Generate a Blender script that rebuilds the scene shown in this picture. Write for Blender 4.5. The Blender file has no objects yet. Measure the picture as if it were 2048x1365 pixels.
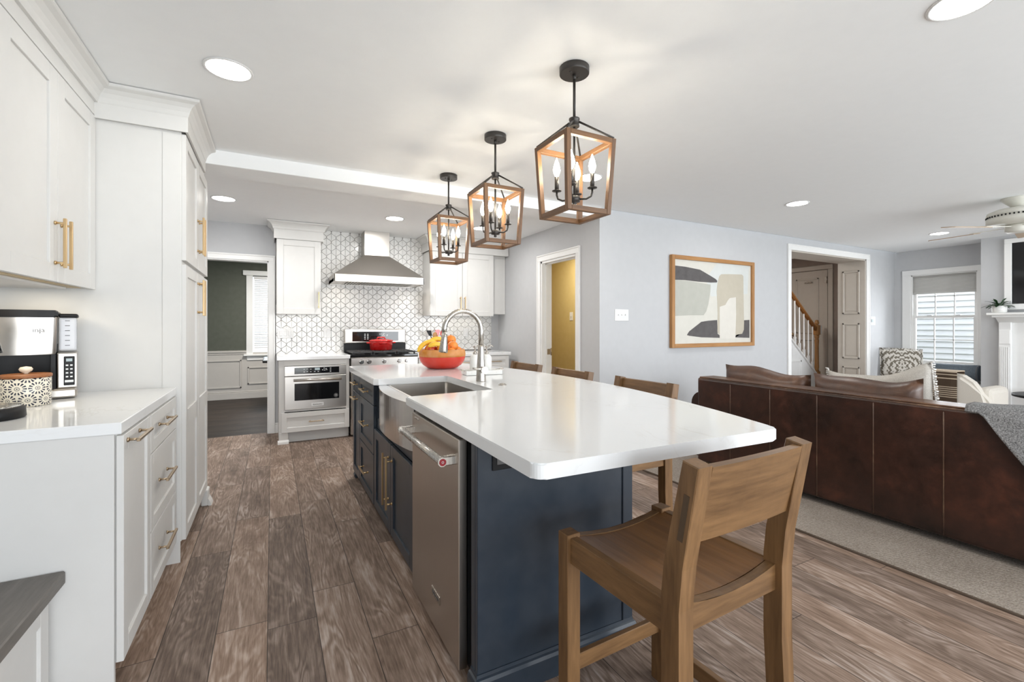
import bpy, bmesh, math, random
from mathutils import Vector, Matrix
random.seed(7)
C = bpy.context.scene.collection
SC = bpy.context.scene
PI = math.pi

# ------------------------------------------------------------------ camera, world, big lights, exposure
F_PX, YAW, CY, CAM_H = 915.0, 0.4835, 653.0, 1.25
cam = bpy.data.cameras.new('camera'); cam_o = bpy.data.objects.new('camera', cam); C.objects.link(cam_o)
cam.sensor_width = 36.0; cam.sensor_fit = 'HORIZONTAL'
cam.lens = F_PX * 36.0 / 2048.0
cam.shift_x = 0.0
cam.shift_y = -(682.5 - CY) / 2048.0
cam.clip_start = 0.02
cam_o.location = (0, 0, CAM_H); cam_o.rotation_euler = (PI / 2, 0, -YAW)
SC.camera = cam_o

SC.view_settings.view_transform = 'Standard'
SC.view_settings.look = 'None'
SC.view_settings.gamma = 1.0
SC.view_settings.use_curve_mapping = False
SC.view_settings.exposure = 0.36
SC.cycles.max_bounces = 14
SC.cycles.diffuse_bounces = 9

W = bpy.data.worlds.new('World'); SC.world = W; W.use_nodes = True
W.node_tree.nodes['Background'].inputs[0].default_value = (0.86, 0.93, 1.0, 1)
W.node_tree.nodes['Background'].inputs[1].default_value = 1.9

def area(name, loc, rot, sx, sy, power, col=(1, 1, 1), parent=None, shape='RECTANGLE'):
    l = bpy.data.lights.new(name, 'AREA'); l.shape = shape; l.size = sx; l.size_y = sy
    l.energy = power; l.color = col
    o = bpy.data.objects.new(name, l); C.objects.link(o); o.location = loc; o.rotation_euler = rot
    if parent: o.parent = parent; o.location = Vector(loc) - ORG[parent]
    return o
ORG = {}
# fill added behind camera, tilted up for the ceiling; daylight at the living window
area('rear_fill_left', (0.9, -3.1, 0.95), (PI / 2 + .45, 0, 0), 2.8, 2.1, 88, (0.92, 0.96, 1.0))
area('rear_fill_right', (5.7, -3.1, 1.15), (PI / 2 + .5, 0, 0), 5.3, 1.9, 235, (0.92, 0.96, 1.0))
area('daylight_living_window', (9.3, 3.1, 1.4), (0, PI / 2, 0), 1.3, 0.72, 26, (0.92, 0.96, 1.0))

# ------------------------------------------------------------------ materials
def nd(nt, typ, ins=None, **kw):
    n = nt.nodes.new(typ)
    for k, v in kw.items(): setattr(n, k, v)
    for k, v in (ins or {}).items():
        s = n.inputs[k]
        if isinstance(v, bpy.types.NodeSocket): nt.links.new(v, s)
        else: s.default_value = v
    return n
def mth(nt, op, a, b=None, c=None):
    ins = {0: a}
    if b is not None: ins[1] = b
    if c is not None: ins[2] = c
    return nd(nt, 'ShaderNodeMath', ins, operation=op).outputs[0]
def ramp(nt, fac, stops, interp='LINEAR'):
    r = nt.nodes.new('ShaderNodeValToRGB'); r.color_ramp.interpolation = interp
    e = r.color_ramp.elements
    while len(e) < len(stops): e.new(0.5)
    for i, (p, c) in enumerate(stops):
        e[i].position = p; e[i].color = (*c, 1) if len(c) == 3 else c
    nt.links.new(fac, r.inputs[0]); return r.outputs[0]
def mix(nt, fac, a, b, blend='MIX'):
    m = nt.nodes.new('ShaderNodeMix'); m.data_type = 'RGBA'; m.blend_type = blend
    for k, v in ((0, fac), (6, a), (7, b)):
        if isinstance(v, bpy.types.NodeSocket): nt.links.new(v, m.inputs[k])
        else: m.inputs[k].default_value = v if not isinstance(v, tuple) else ((*v, 1) if len(v) == 3 else v)
    return m.outputs[2]
def newmat(name, rough=0.5, metal=0.0, col=(0.8, 0.8, 0.8), spec=0.5):
    m = bpy.data.materials.new(name); m.use_nodes = True
    b = m.node_tree.nodes['Principled BSDF']
    b.inputs['Base Color'].default_value = (*col, 1); b.inputs['Roughness'].default_value = rough
    b.inputs['Metallic'].default_value = metal; b.inputs['Specular IOR Level'].default_value = spec
    return m, m.node_tree, b
def objco(nt, sc=(1, 1, 1), loc=(0, 0, 0)):
    t = nt.nodes.new('ShaderNodeTexCoord')
    return nd(nt, 'ShaderNodeMapping', {'Vector': t.outputs['Object'], 'Scale': sc, 'Location': loc}).outputs[0]
def noise(nt, vec, scale=5, detail=3, rough=0.5, dist=0.0):
    return nd(nt, 'ShaderNodeTexNoise', {'Vector': vec, 'Scale': scale, 'Detail': detail, 'Roughness': rough, 'Distortion': dist})
def bump(nt, b, h, strength=0.2, dist=0.01):
    n = nd(nt, 'ShaderNodeBump', {'Height': h, 'Strength': strength, 'Distance': dist})
    nt.links.new(n.outputs[0], b.inputs['Normal'])
def paint(name, col, rough=0.45, var=0.015, bmp=0.03, spec=0.5):
    m, nt, b = newmat(name, rough, 0, col, spec)
    n = noise(nt, objco(nt), 14, 4)
    c = ramp(nt, n.outputs[0], [(0.3, tuple(max(0, x - var) for x in col)), (0.7, tuple(x + var for x in col))])
    nt.links.new(c, b.inputs['Base Color'])
    if bmp:
        n2 = noise(nt, objco(nt), 180, 2); bump(nt, b, n2.outputs[0], bmp, 0.003)
    return m
def metal(name, col, rough, axis=2, streak=0.025, fine=260):
    m, nt, b = newmat(name, rough, 1.0, col)
    sc = [fine, fine, fine]; sc[axis] = 2.0
    n = noise(nt, objco(nt, tuple(sc)), 1.0, 2)
    rr = nd(nt, 'ShaderNodeMapRange', {'Value': n.outputs[0], 'From Min': 0.3, 'From Max': 0.7, 'To Min': max(0.03, rough - streak), 'To Max': rough + streak})
    nt.links.new(rr.outputs[0], b.inputs['Roughness'])
    return m
def wood(name, dark, light, axis=2, rough=0.45, sc=1.0, stretch=0.09):
    m, nt, b = newmat(name, rough)
    s = [22 * sc] * 3; s[axis] = 22 * sc * stretch
    v = objco(nt, tuple(s))
    n = noise(nt, v, 1.0, 5, 0.6, 0.8)
    n2 = noise(nt, objco(nt, tuple(x * 5 for x in s)), 1.0, 3, 0.6)
    f = mth(nt, 'ADD', mth(nt, 'MULTIPLY', n.outputs[0], 0.7), mth(nt, 'MULTIPLY', n2.outputs[0], 0.3))
    mid = tuple((a + c) / 2 for a, c in zip(dark, light))
    c = ramp(nt, f, [(0.32, dark), (0.5, mid), (0.68, light)])
    nt.links.new(c, b.inputs['Base Color'])
    bump(nt, b, f, 0.15, 0.003)
    return m
def emit(name, col, strength):
    m = bpy.data.materials.new(name); m.use_nodes = True; nt = m.node_tree
    b = nt.nodes['Principled BSDF']
    b.inputs['Base Color'].default_value = (*col, 1)
    b.inputs['Emission Color'].default_value = (*col, 1); b.inputs['Emission Strength'].default_value = strength
    return m
def fabric(name, a, c, scale=350, rough=0.9, bmp=0.3):
    m, nt, b = newmat(name, rough, spec=0.2)
    n = noise(nt, objco(nt), scale, 3, 0.7)
    nt.links.new(ramp(nt, n.outputs[0], [(0.3, a), (0.7, c)]), b.inputs['Base Color'])
    bump(nt, b, n.outputs[0], bmp, 0.004)
    return m

M = {}
M['cab'] = paint('cabinet_white_paint', (0.66, 0.655, 0.64), 0.5, 0.008, 0.02, 0.3)
M['trim'] = paint('trim_white_paint', (0.80, 0.80, 0.79), 0.4, 0.008, 0.02)
M['wall'] = paint('wall_pale_grey_paint', (0.505, 0.512, 0.525), 0.75, 0.008, 0.05, 0.3)
M['ceil'] = paint('ceiling_white_paint', (0.845, 0.86, 0.87), 0.85, 0.006, 0.05, 0.2)
M['navy'] = paint('island_navy_paint', (0.026, 0.036, 0.050), 0.3, 0.006, 0.02)
M['green'] = paint('dining_green_paint', (0.085, 0.092, 0.072), 0.7, 0.006, 0.05)
M['wains'] = paint('dining_wainscot_paint', (0.50, 0.475, 0.445), 0.5, 0.008, 0.02)
M['yellow'] = paint('hall_yellow_paint', (0.55, 0.435, 0.20), 0.7, 0.012, 0.05)
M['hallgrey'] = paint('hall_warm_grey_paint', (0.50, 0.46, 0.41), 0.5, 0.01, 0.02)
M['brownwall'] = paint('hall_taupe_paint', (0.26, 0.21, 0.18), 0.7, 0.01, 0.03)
M['steel'] = metal('brushed_steel', (0.52, 0.495, 0.46), 0.32, 2)
M['steelh'] = metal('brushed_steel_horizontal', (0.52, 0.49, 0.455), 0.30, 0)
M['dwsteel'] = metal('dishwasher_steel', (0.56, 0.515, 0.47), 0.30, 2)
M['sinksteel'] = metal('sink_steel', (0.60, 0.58, 0.56), 0.16, 1, 0.03)
M['chrome'] = metal('polished_steel', (0.75, 0.74, 0.72), 0.12, 2, 0.03)
M['nickel'] = metal('brushed_nickel', (0.50, 0.47, 0.43), 0.27, 2)
M['brass'] = metal('champagne_brass', (0.62, 0.45, 0.25), 0.3, 2)
M['brassdark'] = metal('aged_brass', (0.46, 0.36, 0.25), 0.33, 1)
M['black'] = paint('black_plastic', (0.008, 0.008, 0.009), 0.42, 0.002, 0.0, 0.25)
M['blackmetal'] = paint('dark_bronze_metal', (0.030, 0.026, 0.023), 0.4, 0.004, 0.0)
M['blackglass'] = paint('black_glass', (0.008, 0.008, 0.009), 0.06, 0.001, 0.0)
M['dark'] = paint('dark_gap', (0.01, 0.01, 0.011), 0.8, 0.002, 0.0)
M['binding'] = paint('rug_binding', (0.10, 0.072, 0.052), 0.9, 0.01, 0.1)
M['tenon'] = paint('dark_end_grain', (0.075, 0.042, 0.018), 0.6, 0.01, 0.1)
M['iron'] = paint('cast_iron', (0.018, 0.018, 0.019), 0.55, 0.004, 0.1)
M['white'] = paint('white_plastic', (0.70, 0.70, 0.70), 0.3, 0.005, 0.0)
M['ceramic'] = paint('white_ceramic', (0.80, 0.80, 0.78), 0.18, 0.005, 0.0)
M['red'] = paint('red_enamel', (0.50, 0.018, 0.016), 0.13, 0.02, 0.0)
M['redmatte'] = paint('red_bowl_glaze', (0.62, 0.045, 0.025), 0.3, 0.02, 0.0)
M['terracotta'] = paint('ochre_speckled_glaze', (0.58, 0.24, 0.055), 0.5, 0.06, 0.1)
M['orange'] = paint('orange_peel', (0.80, 0.24, 0.015), 0.45, 0.04, 0.25)
M['banana'] = paint('banana_peel', (0.85, 0.52, 0.03), 0.5, 0.05, 0.05)
M['stem'] = paint('fruit_stem', (0.10, 0.07, 0.02), 0.8, 0.01, 0.0)
M['grout'] = paint('grey_grout', (0.20, 0.19, 0.18), 0.9, 0.01, 0.05)
M['tile'] = paint('white_glazed_tile', (0.74, 0.735, 0.72), 0.16, 0.012, 0.0, 0.4)
M['siding'] = paint('white_vinyl_siding', (0.84, 0.85, 0.86), 0.6, 0.006, 0.0)
M['ground'] = paint('outdoor_grass', (0.10, 0.15, 0.05), 0.9, 0.03, 0.2)
M['leaf'] = paint('dark_green_leaf', (0.022, 0.07, 0.022), 0.4, 0.01, 0.05)
M['soil'] = paint('potting_soil', (0.03, 0.02, 0.015), 0.9, 0.01, 0.2)
M['linen'] = fabric('pale_linen', (0.40, 0.37, 0.33), (0.66, 0.63, 0.58), 260)
M['cream'] = fabric('cream_slipcover', (0.55, 0.51, 0.45), (0.66, 0.62, 0.56), 200)
M['fringe'] = fabric('white_fringe', (0.68, 0.66, 0.62), (0.82, 0.80, 0.77), 200)
M['throw'] = fabric('charcoal_knit', (0.055, 0.055, 0.058), (0.42, 0.42, 0.42), 170, 0.95, 0.8)
M['velvet'] = fabric('slate_blue_velvet', (0.085, 0.105, 0.125), (0.13, 0.155, 0.18), 60, 0.7, 0.1)
def shademat():
    m, nt, b = newmat('cellular_shade', 0.85, 0, (0.62, 0.61, 0.59), 0.2)
    t = nd(nt, 'ShaderNodeBsdfTranslucent', {'Color': (0.62, 0.61, 0.59, 1)})
    w = nd(nt, 'ShaderNodeTexWave', {'Vector': objco(nt), 'Scale': 15.0}, bands_direction='Z')
    nt.links.new(ramp(nt, w.outputs[1], [(0.2, (0.46, 0.45, 0.43)), (0.8, (0.68, 0.67, 0.65))]), b.inputs['Base Color'])
    mx = nd(nt, 'ShaderNodeMixShader', {0: 0.3, 1: b.outputs[0], 2: t.outputs[0]})
    nt.links.new(mx.outputs[0], nt.nodes['Material Output'].inputs[0]); return m
M['shade'] = shademat()
M['ivory'] = paint('ivory_knob', (0.80, 0.72, 0.58), 0.3, 0.02, 0.0)
M['woodlid'] = wood('acacia_lid', (0.23, 0.075, 0.022), (0.40, 0.16, 0.055), 0, 0.4)
for ax, nm in ((0, 'x'), (1, 'y'), (2, 'z')):
    M['stool' + nm] = wood('stool_wood_' + nm, (0.085, 0.040, 0.013), (0.235, 0.125, 0.050), ax, 0.42)
    M['lantern' + nm] = wood('lantern_wood_' + nm, (0.085, 0.038, 0.015), (0.225, 0.112, 0.046), ax, 0.5)
    M['oak' + nm] = wood('oak_' + nm, (0.30, 0.135, 0.04), (0.46, 0.24, 0.085), ax, 0.4)
M['seatw'] = wood('stool_seat_wood', (0.120, 0.052, 0.015), (0.245, 0.112, 0.034), 1, 0.36, 0.6)
M['rail'] = wood('stair_rail_wood', (0.22, 0.085, 0.022), (0.36, 0.16, 0.05), 0, 0.35)
M['benchw'] = wood('bench_top_wood', (0.10, 0.09, 0.08), (0.17, 0.155, 0.14), 1, 0.5, 1.0, 0.15)
M['lightw'] = wood('birch_underside', (0.60, 0.47, 0.28), (0.72, 0.59, 0.38), 1, 0.5)
M['fanblade'] = wood('fan_blade_wood', (0.36, 0.27, 0.19), (0.48, 0.37, 0.27), 0, 0.5)
M['fanwhite'] = paint('fan_cream_enamel', (0.66, 0.65, 0.59), 0.35, 0.01, 0.0)
M['bulb'] = emit('warm_bulb_glass', (1.0, 0.89, 0.71), 64.0)
M['led'] = emit('recessed_led_lens', (1.0, 0.97, 0.92), 14.0)
M['ledhall'] = emit('hall_lamp_glass', (1.0, 0.9, 0.7), 8.0)
M['display'] = emit('lcd_display', (0.30, 0.36, 0.38), 0.3)

def glassmat():
    m, nt, b = newmat('window_glass', 0.02, 0, (1, 1, 1))
    out = nt.nodes['Material Output']
    t = nd(nt, 'ShaderNodeBsdfTransparent'); g = nd(nt, 'ShaderNodeBsdfGlossy', {'Roughness': 0.02})
    fr = nd(nt, 'ShaderNodeFresnel', {'IOR': 1.35})
    mx = nd(nt, 'ShaderNodeMixShader', {0: fr.outputs[0], 1: t.outputs[0], 2: g.outputs[0]})
    nt.links.new(mx.outputs[0], out.inputs[0]); return m
M['glass'] = glassmat()
def tankmat():
    m, nt, b = newmat('clear_smoky_plastic', 0.05, 0, (0.75, 0.77, 0.82))
    b.inputs['Alpha'].default_value = 0.55
    return m
M['tank'] = tankmat()

def floormat(name, stops, roww, plen, along='y', x0=-0.015, rough=0.55, ringmix=0.45):
    m, nt, b = newmat(name, rough, spec=0.25)
    t = nt.nodes.new('ShaderNodeTexCoord'); s = nd(nt, 'ShaderNodeSeparateXYZ', {0: t.outputs['Object']})
    x, y = (s.outputs[0], s.outputs[1]) if along == 'y' else (s.outputs[1], s.outputs[0])
    rx = mth(nt, 'DIVIDE', mth(nt, 'SUBTRACT', x, x0), roww)
    row = mth(nt, 'FLOOR', rx)
    r1 = nd(nt, 'ShaderNodeTexWhiteNoise', {'W': row}, noise_dimensions='1D').outputs[0]
    ty = mth(nt, 'ADD', mth(nt, 'DIVIDE', y, plen), mth(nt, 'MULTIPLY', r1, 7.3))
    idx = mth(nt, 'FLOOR', ty)
    cv = nd(nt, 'ShaderNodeCombineXYZ', {0: row, 1: idx}).outputs[0]
    wn = nd(nt, 'ShaderNodeTexWhiteNoise', {'Vector': cv}, noise_dimensions='2D')
    pid = wn.outputs[0]
    fx = mth(nt, 'FRACT', rx); fy = mth(nt, 'FRACT', ty)
    ex = mth(nt, 'MULTIPLY', mth(nt, 'MINIMUM', fx, mth(nt, 'SUBTRACT', 1.0, fx)), roww)
    ey = mth(nt, 'MULTIPLY', mth(nt, 'MINIMUM', fy, mth(nt, 'SUBTRACT', 1.0, fy)), plen)
    edge = mth(nt, 'MINIMUM', ex, ey)
    gap = nd(nt, 'ShaderNodeMapRange', {'Value': edge, 'From Min': 0.0006, 'From Max': 0.0022}).outputs[0]
    gv = nd(nt, 'ShaderNodeCombineXYZ', {0: mth(nt, 'MULTIPLY', x, 6.5), 1: mth(nt, 'MULTIPLY', y, 1.15), 2: mth(nt, 'MULTIPLY', pid, 40.0)}).outputs[0]
    big = noise(nt, gv, 1.0, 3, 0.5, 0.9).outputs[0]
    rings = mth(nt, 'SINE', mth(nt, 'MULTIPLY', big, 75.0))
    rings = mth(nt, 'MULTIPLY_ADD', rings, 0.5, 0.5)
    gv2 = nd(nt, 'ShaderNodeCombineXYZ', {0: mth(nt, 'MULTIPLY', x, 130.0), 1: mth(nt, 'MULTIPLY', y, 7.0), 2: mth(nt, 'MULTIPLY', pid, 40.0)}).outputs[0]
    fine = noise(nt, gv2, 1.0, 4, 0.65, 0.3).outputs[0]
    patch = noise(nt, nd(nt, 'ShaderNodeCombineXYZ', {0: mth(nt, 'MULTIPLY', x, 9.0), 1: mth(nt, 'MULTIPLY', y, 3.0), 2: mth(nt, 'MULTIPLY', pid, 40.0)}).outputs[0], 1.0, 4, 0.6).outputs[0]
    ringstr = nd(nt, 'ShaderNodeMapRange', {'Value': patch, 'From Min': 0.4, 'From Max': 0.62, 'To Min': 0.08, 'To Max': ringmix}).outputs[0]
    f = mth(nt, 'ADD', mth(nt, 'MULTIPLY', fine, 0.55), mth(nt, 'MULTIPLY', patch, 0.5))
    f = mth(nt, 'ADD', f, mth(nt, 'MULTIPLY', mth(nt, 'SUBTRACT', rings, 0.5), mth(nt, 'MULTIPLY', ringstr, 0.42)))
    f = mth(nt, 'ADD', f, mth(nt, 'MULTIPLY', mth(nt, 'SUBTRACT', pid, 0.5), 0.16))
    c = ramp(nt, f, stops)
    tint = ramp(nt, wn.outputs[0], [(0.0, (0.93, 0.97, 1.02)), (0.5, (1.0, 1.0, 1.0)), (1.0, (1.06, 0.99, 0.93))])
    c = mix(nt, 1.0, c, tint, 'MULTIPLY')
    c = mix(nt, gap, (0.03, 0.022, 0.018), c)
    nt.links.new(c, b.inputs['Base Color'])
    h = mth(nt, 'ADD', mth(nt, 'MULTIPLY', f, 0.4), gap)
    bump(nt, b, h, 0.25, 0.002)
    nt.links.new(nd(nt, 'ShaderNodeMapRange', {'Value': f, 'To Min': rough + 0.1, 'To Max': rough - 0.06}).outputs[0], b.inputs['Roughness'])
    return m
M['floor'] = floormat('weathered_oak_planks', [(0.22, (0.058, 0.039, 0.028)), (0.42, (0.165, 0.112, 0.082)), (0.58, (0.285, 0.208, 0.162)), (0.80, (0.48, 0.40, 0.35))], 0.186, 1.22)
M['dfloor'] = floormat('dark_walnut_planks', [(0.25, (0.014, 0.010, 0.008)), (0.5, (0.032, 0.023, 0.018)), (0.8, (0.055, 0.042, 0.033))], 0.075, 0.9, 'x', 0.0, 0.5, 0.1)

def leather(name, dark, red, lightc, worn=0.0):
    m, nt, b = newmat(name, 0.36)
    n = noise(nt, objco(nt), 3.2, 5, 0.65, 0.4); n2 = noise(nt, objco(nt), 16, 4, 0.6)
    f = mth(nt, 'ADD', mth(nt, 'MULTIPLY', n.outputs[0], 0.75), mth(nt, 'MULTIPLY', n2.outputs[0], 0.25))
    c = ramp(nt, f, [(0.34, dark), (0.55, red), (0.78, lightc)])
    nt.links.new(c, b.inputs['Base Color'])
    vo = nd(nt, 'ShaderNodeTexVoronoi', {'Vector': objco(nt), 'Scale': 160.0})
    bump(nt, b, mth(nt, 'ADD', vo.outputs[0], mth(nt, 'MULTIPLY', n2.outputs[0], 2.0)), 0.10, 0.003)
    nt.links.new(nd(nt, 'ShaderNodeMapRange', {'Value': n2.outputs[0], 'To Min': 0.27, 'To Max': 0.5}).outputs[0], b.inputs['Roughness'])
    return m
M['leather'] = leather('dark_brown_leather', (0.012, 0.006, 0.004), (0.034, 0.0125, 0.0075), (0.095, 0.029, 0.015))
M['leather2'] = leather('worn_brown_leather', (0.045, 0.022, 0.014), (0.105, 0.050, 0.028), (0.26, 0.135, 0.070))
M['seam'] = leather('worn_leather_piping', (0.045, 0.024, 0.016), (0.11, 0.062, 0.040), (0.42, 0.27, 0.16))

def rugmat():
    m, nt, b = newmat('woven_beige_rug', 0.95, spec=0.1)
    v = objco(nt)
    w = nd(nt, 'ShaderNodeTexWave', {'Vector': v, 'Scale': 34.0, 'Distortion': 3.5, 'Detail': 2.0, 'Detail Scale': 3.0}, bands_direction='DIAGONAL').outputs[1]
    n = noise(nt, v, 150, 3, 0.7).outputs[0]; n2 = noise(nt, v, 2.5, 3).outputs[0]
    f = mth(nt, 'ADD', mth(nt, 'MULTIPLY', w, 0.35), mth(nt, 'ADD', mth(nt, 'MULTIPLY', n, 0.5), mth(nt, 'MULTIPLY', n2, 0.3)))
    nt.links.new(ramp(nt, f, [(0.3, (0.145, 0.115, 0.092)), (0.55, (0.30, 0.255, 0.215)), (0.85, (0.50, 0.445, 0.39))]), b.inputs['Base Color'])
    bump(nt, b, f, 0.7, 0.008)
    return m
M['rug'] = rugmat()
def quartz():
    m, nt, b = newmat('white_quartz', 0.10)
    v = objco(nt)
    n = noise(nt, v, 1.6, 5, 0.6, 1.6).outputs[0]
    d = mth(nt, 'ABSOLUTE', mth(nt, 'SUBTRACT', n, 0.5))
    vein = nd(nt, 'ShaderNodeMapRange', {'Value': d, 'From Min': 0.0, 'From Max': 0.012, 'To Min': 0.55, 'To Max': 0.0}).outputs[0]
    k = noise(nt, v, 2.3, 2).outputs[0]
    vein = mth(nt, 'MULTIPLY', vein, nd(nt, 'ShaderNodeMapRange', {'Value': k, 'From Min': 0.5, 'From Max': 0.66}).outputs[0])
    nt.links.new(mix(nt, vein, (0.795, 0.805, 0.81), (0.64, 0.62, 0.59)), b.inputs['Base Color'])
    return m
M['quartz'] = quartz()
def stripes():
    m, nt, b = newmat('brown_cream_striped_weave', 0.9, spec=0.1)
    t = nt.nodes.new('ShaderNodeTexCoord'); s = nd(nt, 'ShaderNodeSeparateXYZ', {0: t.outputs['Object']})
    z = s.outputs[2]
    f = mth(nt, 'DIVIDE', z, 0.44)
    br, cr = (0.075, 0.052, 0.036), (0.52, 0.43, 0.33)
    st = [(0.0, br), (0.18, br)]
    p = 0.30
    for i in range(6):
        st += [(p, cr), (p + 0.02, br)]; p += 0.052
    st += [(0.78, cr), (0.805, br), (0.88, cr), (0.905, br), (0.955, cr)]
    st = st[:31]
    nt.links.new(ramp(nt, f, st, 'CONSTANT'), b.inputs['Base Color'])
    n = noise(nt, objco(nt), 300, 2); bump(nt, b, n.outputs[0], 0.4, 0.003)
    return m
M['stripe'] = stripes()
def damask():
    m, nt, b = newmat('grey_damask_fabric', 0.9, spec=0.15)
    t = nt.nodes.new('ShaderNodeTexCoord'); s = nd(nt, 'ShaderNodeSeparateXYZ', {0: t.outputs['Object']})
    ax = mth(nt, 'ABSOLUTE', s.outputs[0]); z = s.outputs[2]
    n = noise(nt, objco(nt), 9, 2)
    rr = mth(nt, 'SQRT', mth(nt, 'ADD', mth(nt, 'MULTIPLY', ax, ax), mth(nt, 'MULTIPLY', z, z)))
    a = mth(nt, 'ARCTAN2', z, mth(nt, 'ADD', ax, 0.02))
    f = mth(nt, 'ADD', mth(nt, 'MULTIPLY', mth(nt, 'SINE', mth(nt, 'MULTIPLY', rr, 128.0)), 0.7), mth(nt, 'SINE', mth(nt, 'ADD', mth(nt, 'MULTIPLY', a, 9.0), mth(nt, 'MULTIPLY', rr, 54.0))))
    g = mth(nt, 'SINE', mth(nt, 'ADD', mth(nt, 'MULTIPLY', ax, 160.0), mth(nt, 'MULTIPLY', mth(nt, 'SINE', mth(nt, 'MULTIPLY', z, 80.0)), 2.0)))
    f = mth(nt, 'ADD', f, mth(nt, 'MULTIPLY', g, 0.7))
    nt.links.new(ramp(nt, mth(nt, 'MULTIPLY_ADD', f, 0.2, 0.5), [(0.44, (0.17, 0.15, 0.12)), (0.52, (0.58, 0.55, 0.50))]), b.inputs['Base Color'])
    return m
M['damask'] = damask()
def canistermat():
    m, nt, b = newmat('cream_ceramic_blue_rosettes', 0.25)
    t = nt.nodes.new('ShaderNodeTexCoord'); s = nd(nt, 'ShaderNodeSeparateXYZ', {0: t.outputs['Object']})
    th = mth(nt, 'ARCTAN2', s.outputs[1], s.outputs[0])
    u = mth(nt, 'DIVIDE', mth(nt, 'MULTIPLY', th, 0.075), 0.0589)
    v = mth(nt, 'DIVIDE', mth(nt, 'SUBTRACT', s.outputs[2], 0.004), 0.047)
    row = mth(nt, 'FLOOR', v)
    u2 = mth(nt, 'ADD', u, mth(nt, 'MULTIPLY', row, 0.5))
    x = mth(nt, 'SUBTRACT', mth(nt, 'FRACT', u2), 0.5)
    y = mth(nt, 'MULTIPLY', mth(nt, 'SUBTRACT', mth(nt, 'FRACT', v), 0.5), 0.86)
    r = mth(nt, 'SQRT', mth(nt, 'ADD', mth(nt, 'MULTIPLY', x, x), mth(nt, 'MULTIPLY', y, y)))
    a = mth(nt, 'ARCTAN2', y, x)
    pet = mth(nt, 'GREATER_THAN', mth(nt, 'COSINE', mth(nt, 'MULTIPLY', a, 14.0)), mth(nt, 'MULTIPLY_ADD', r, -2.2, 0.85))
    ring = mth(nt, 'MULTIPLY', mth(nt, 'GREATER_THAN', r, 0.27), mth(nt, 'LESS_THAN', r, 0.47))
    dark = mth(nt, 'MULTIPLY', pet, ring)
    r2 = mth(nt, 'MULTIPLY', mth(nt, 'GREATER_THAN', r, 0.09), mth(nt, 'LESS_THAN', r, 0.15))
    dot = mth(nt, 'LESS_THAN', r, 0.04)
    dark = mth(nt, 'MAXIMUM', dark, mth(nt, 'MAXIMUM', mth(nt, 'MULTIPLY', r2, 0.6), dot))
    nt.links.new(mix(nt, dark, (0.78, 0.73, 0.62), (0.018, 0.022, 0.045)), b.inputs['Base Color'])
    return m
M['canister'] = canistermat()
def applemat():
    m, nt, b = newmat('red_yellow_apple_skin', 0.22)
    n = noise(nt, objco(nt, (6, 6, 2)), 4.0, 3, 0.6, 0.5)
    nt.links.new(ramp(nt, n.outputs[0], [(0.36, (0.80, 0.32, 0.03)), (0.52, (0.60, 0.07, 0.02)), (0.7, (0.42, 0.02, 0.015))]), b.inputs['Base Color'])
    return m
M['apple'] = applemat()
def flat(name, col, rough=0.7): return paint(name, col, rough, 0.012, 0.05)
M['art_bg'] = flat('art_pale_ground', (0.60, 0.585, 0.53)); M['art_dark'] = flat('art_charcoal', (0.085, 0.078, 0.078))
M['art_grey'] = flat('art_sage_grey', (0.42, 0.42, 0.375)); M['art_tan'] = flat('art_sand', (0.47, 0.43, 0.35))
M['art_white'] = flat('art_chalk', (0.64, 0.615, 0.56)); M['art_blue'] = flat('art_pale_blue', (0.58, 0.60, 0.585))
M['blue'] = flat('dusty_blue_runner', (0.35, 0.42, 0.47))
M['medal'] = paint('red_medallion', (0.30, 0.012, 0.02), 0.25, 0.01, 0.0)
M['plate'] = paint('engraved_grey', (0.10, 0.10, 0.10), 0.4, 0.01, 0.0)
M['print'] = paint('printed_white', (0.75, 0.77, 0.78), 0.4, 0.01, 0.0)

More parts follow.
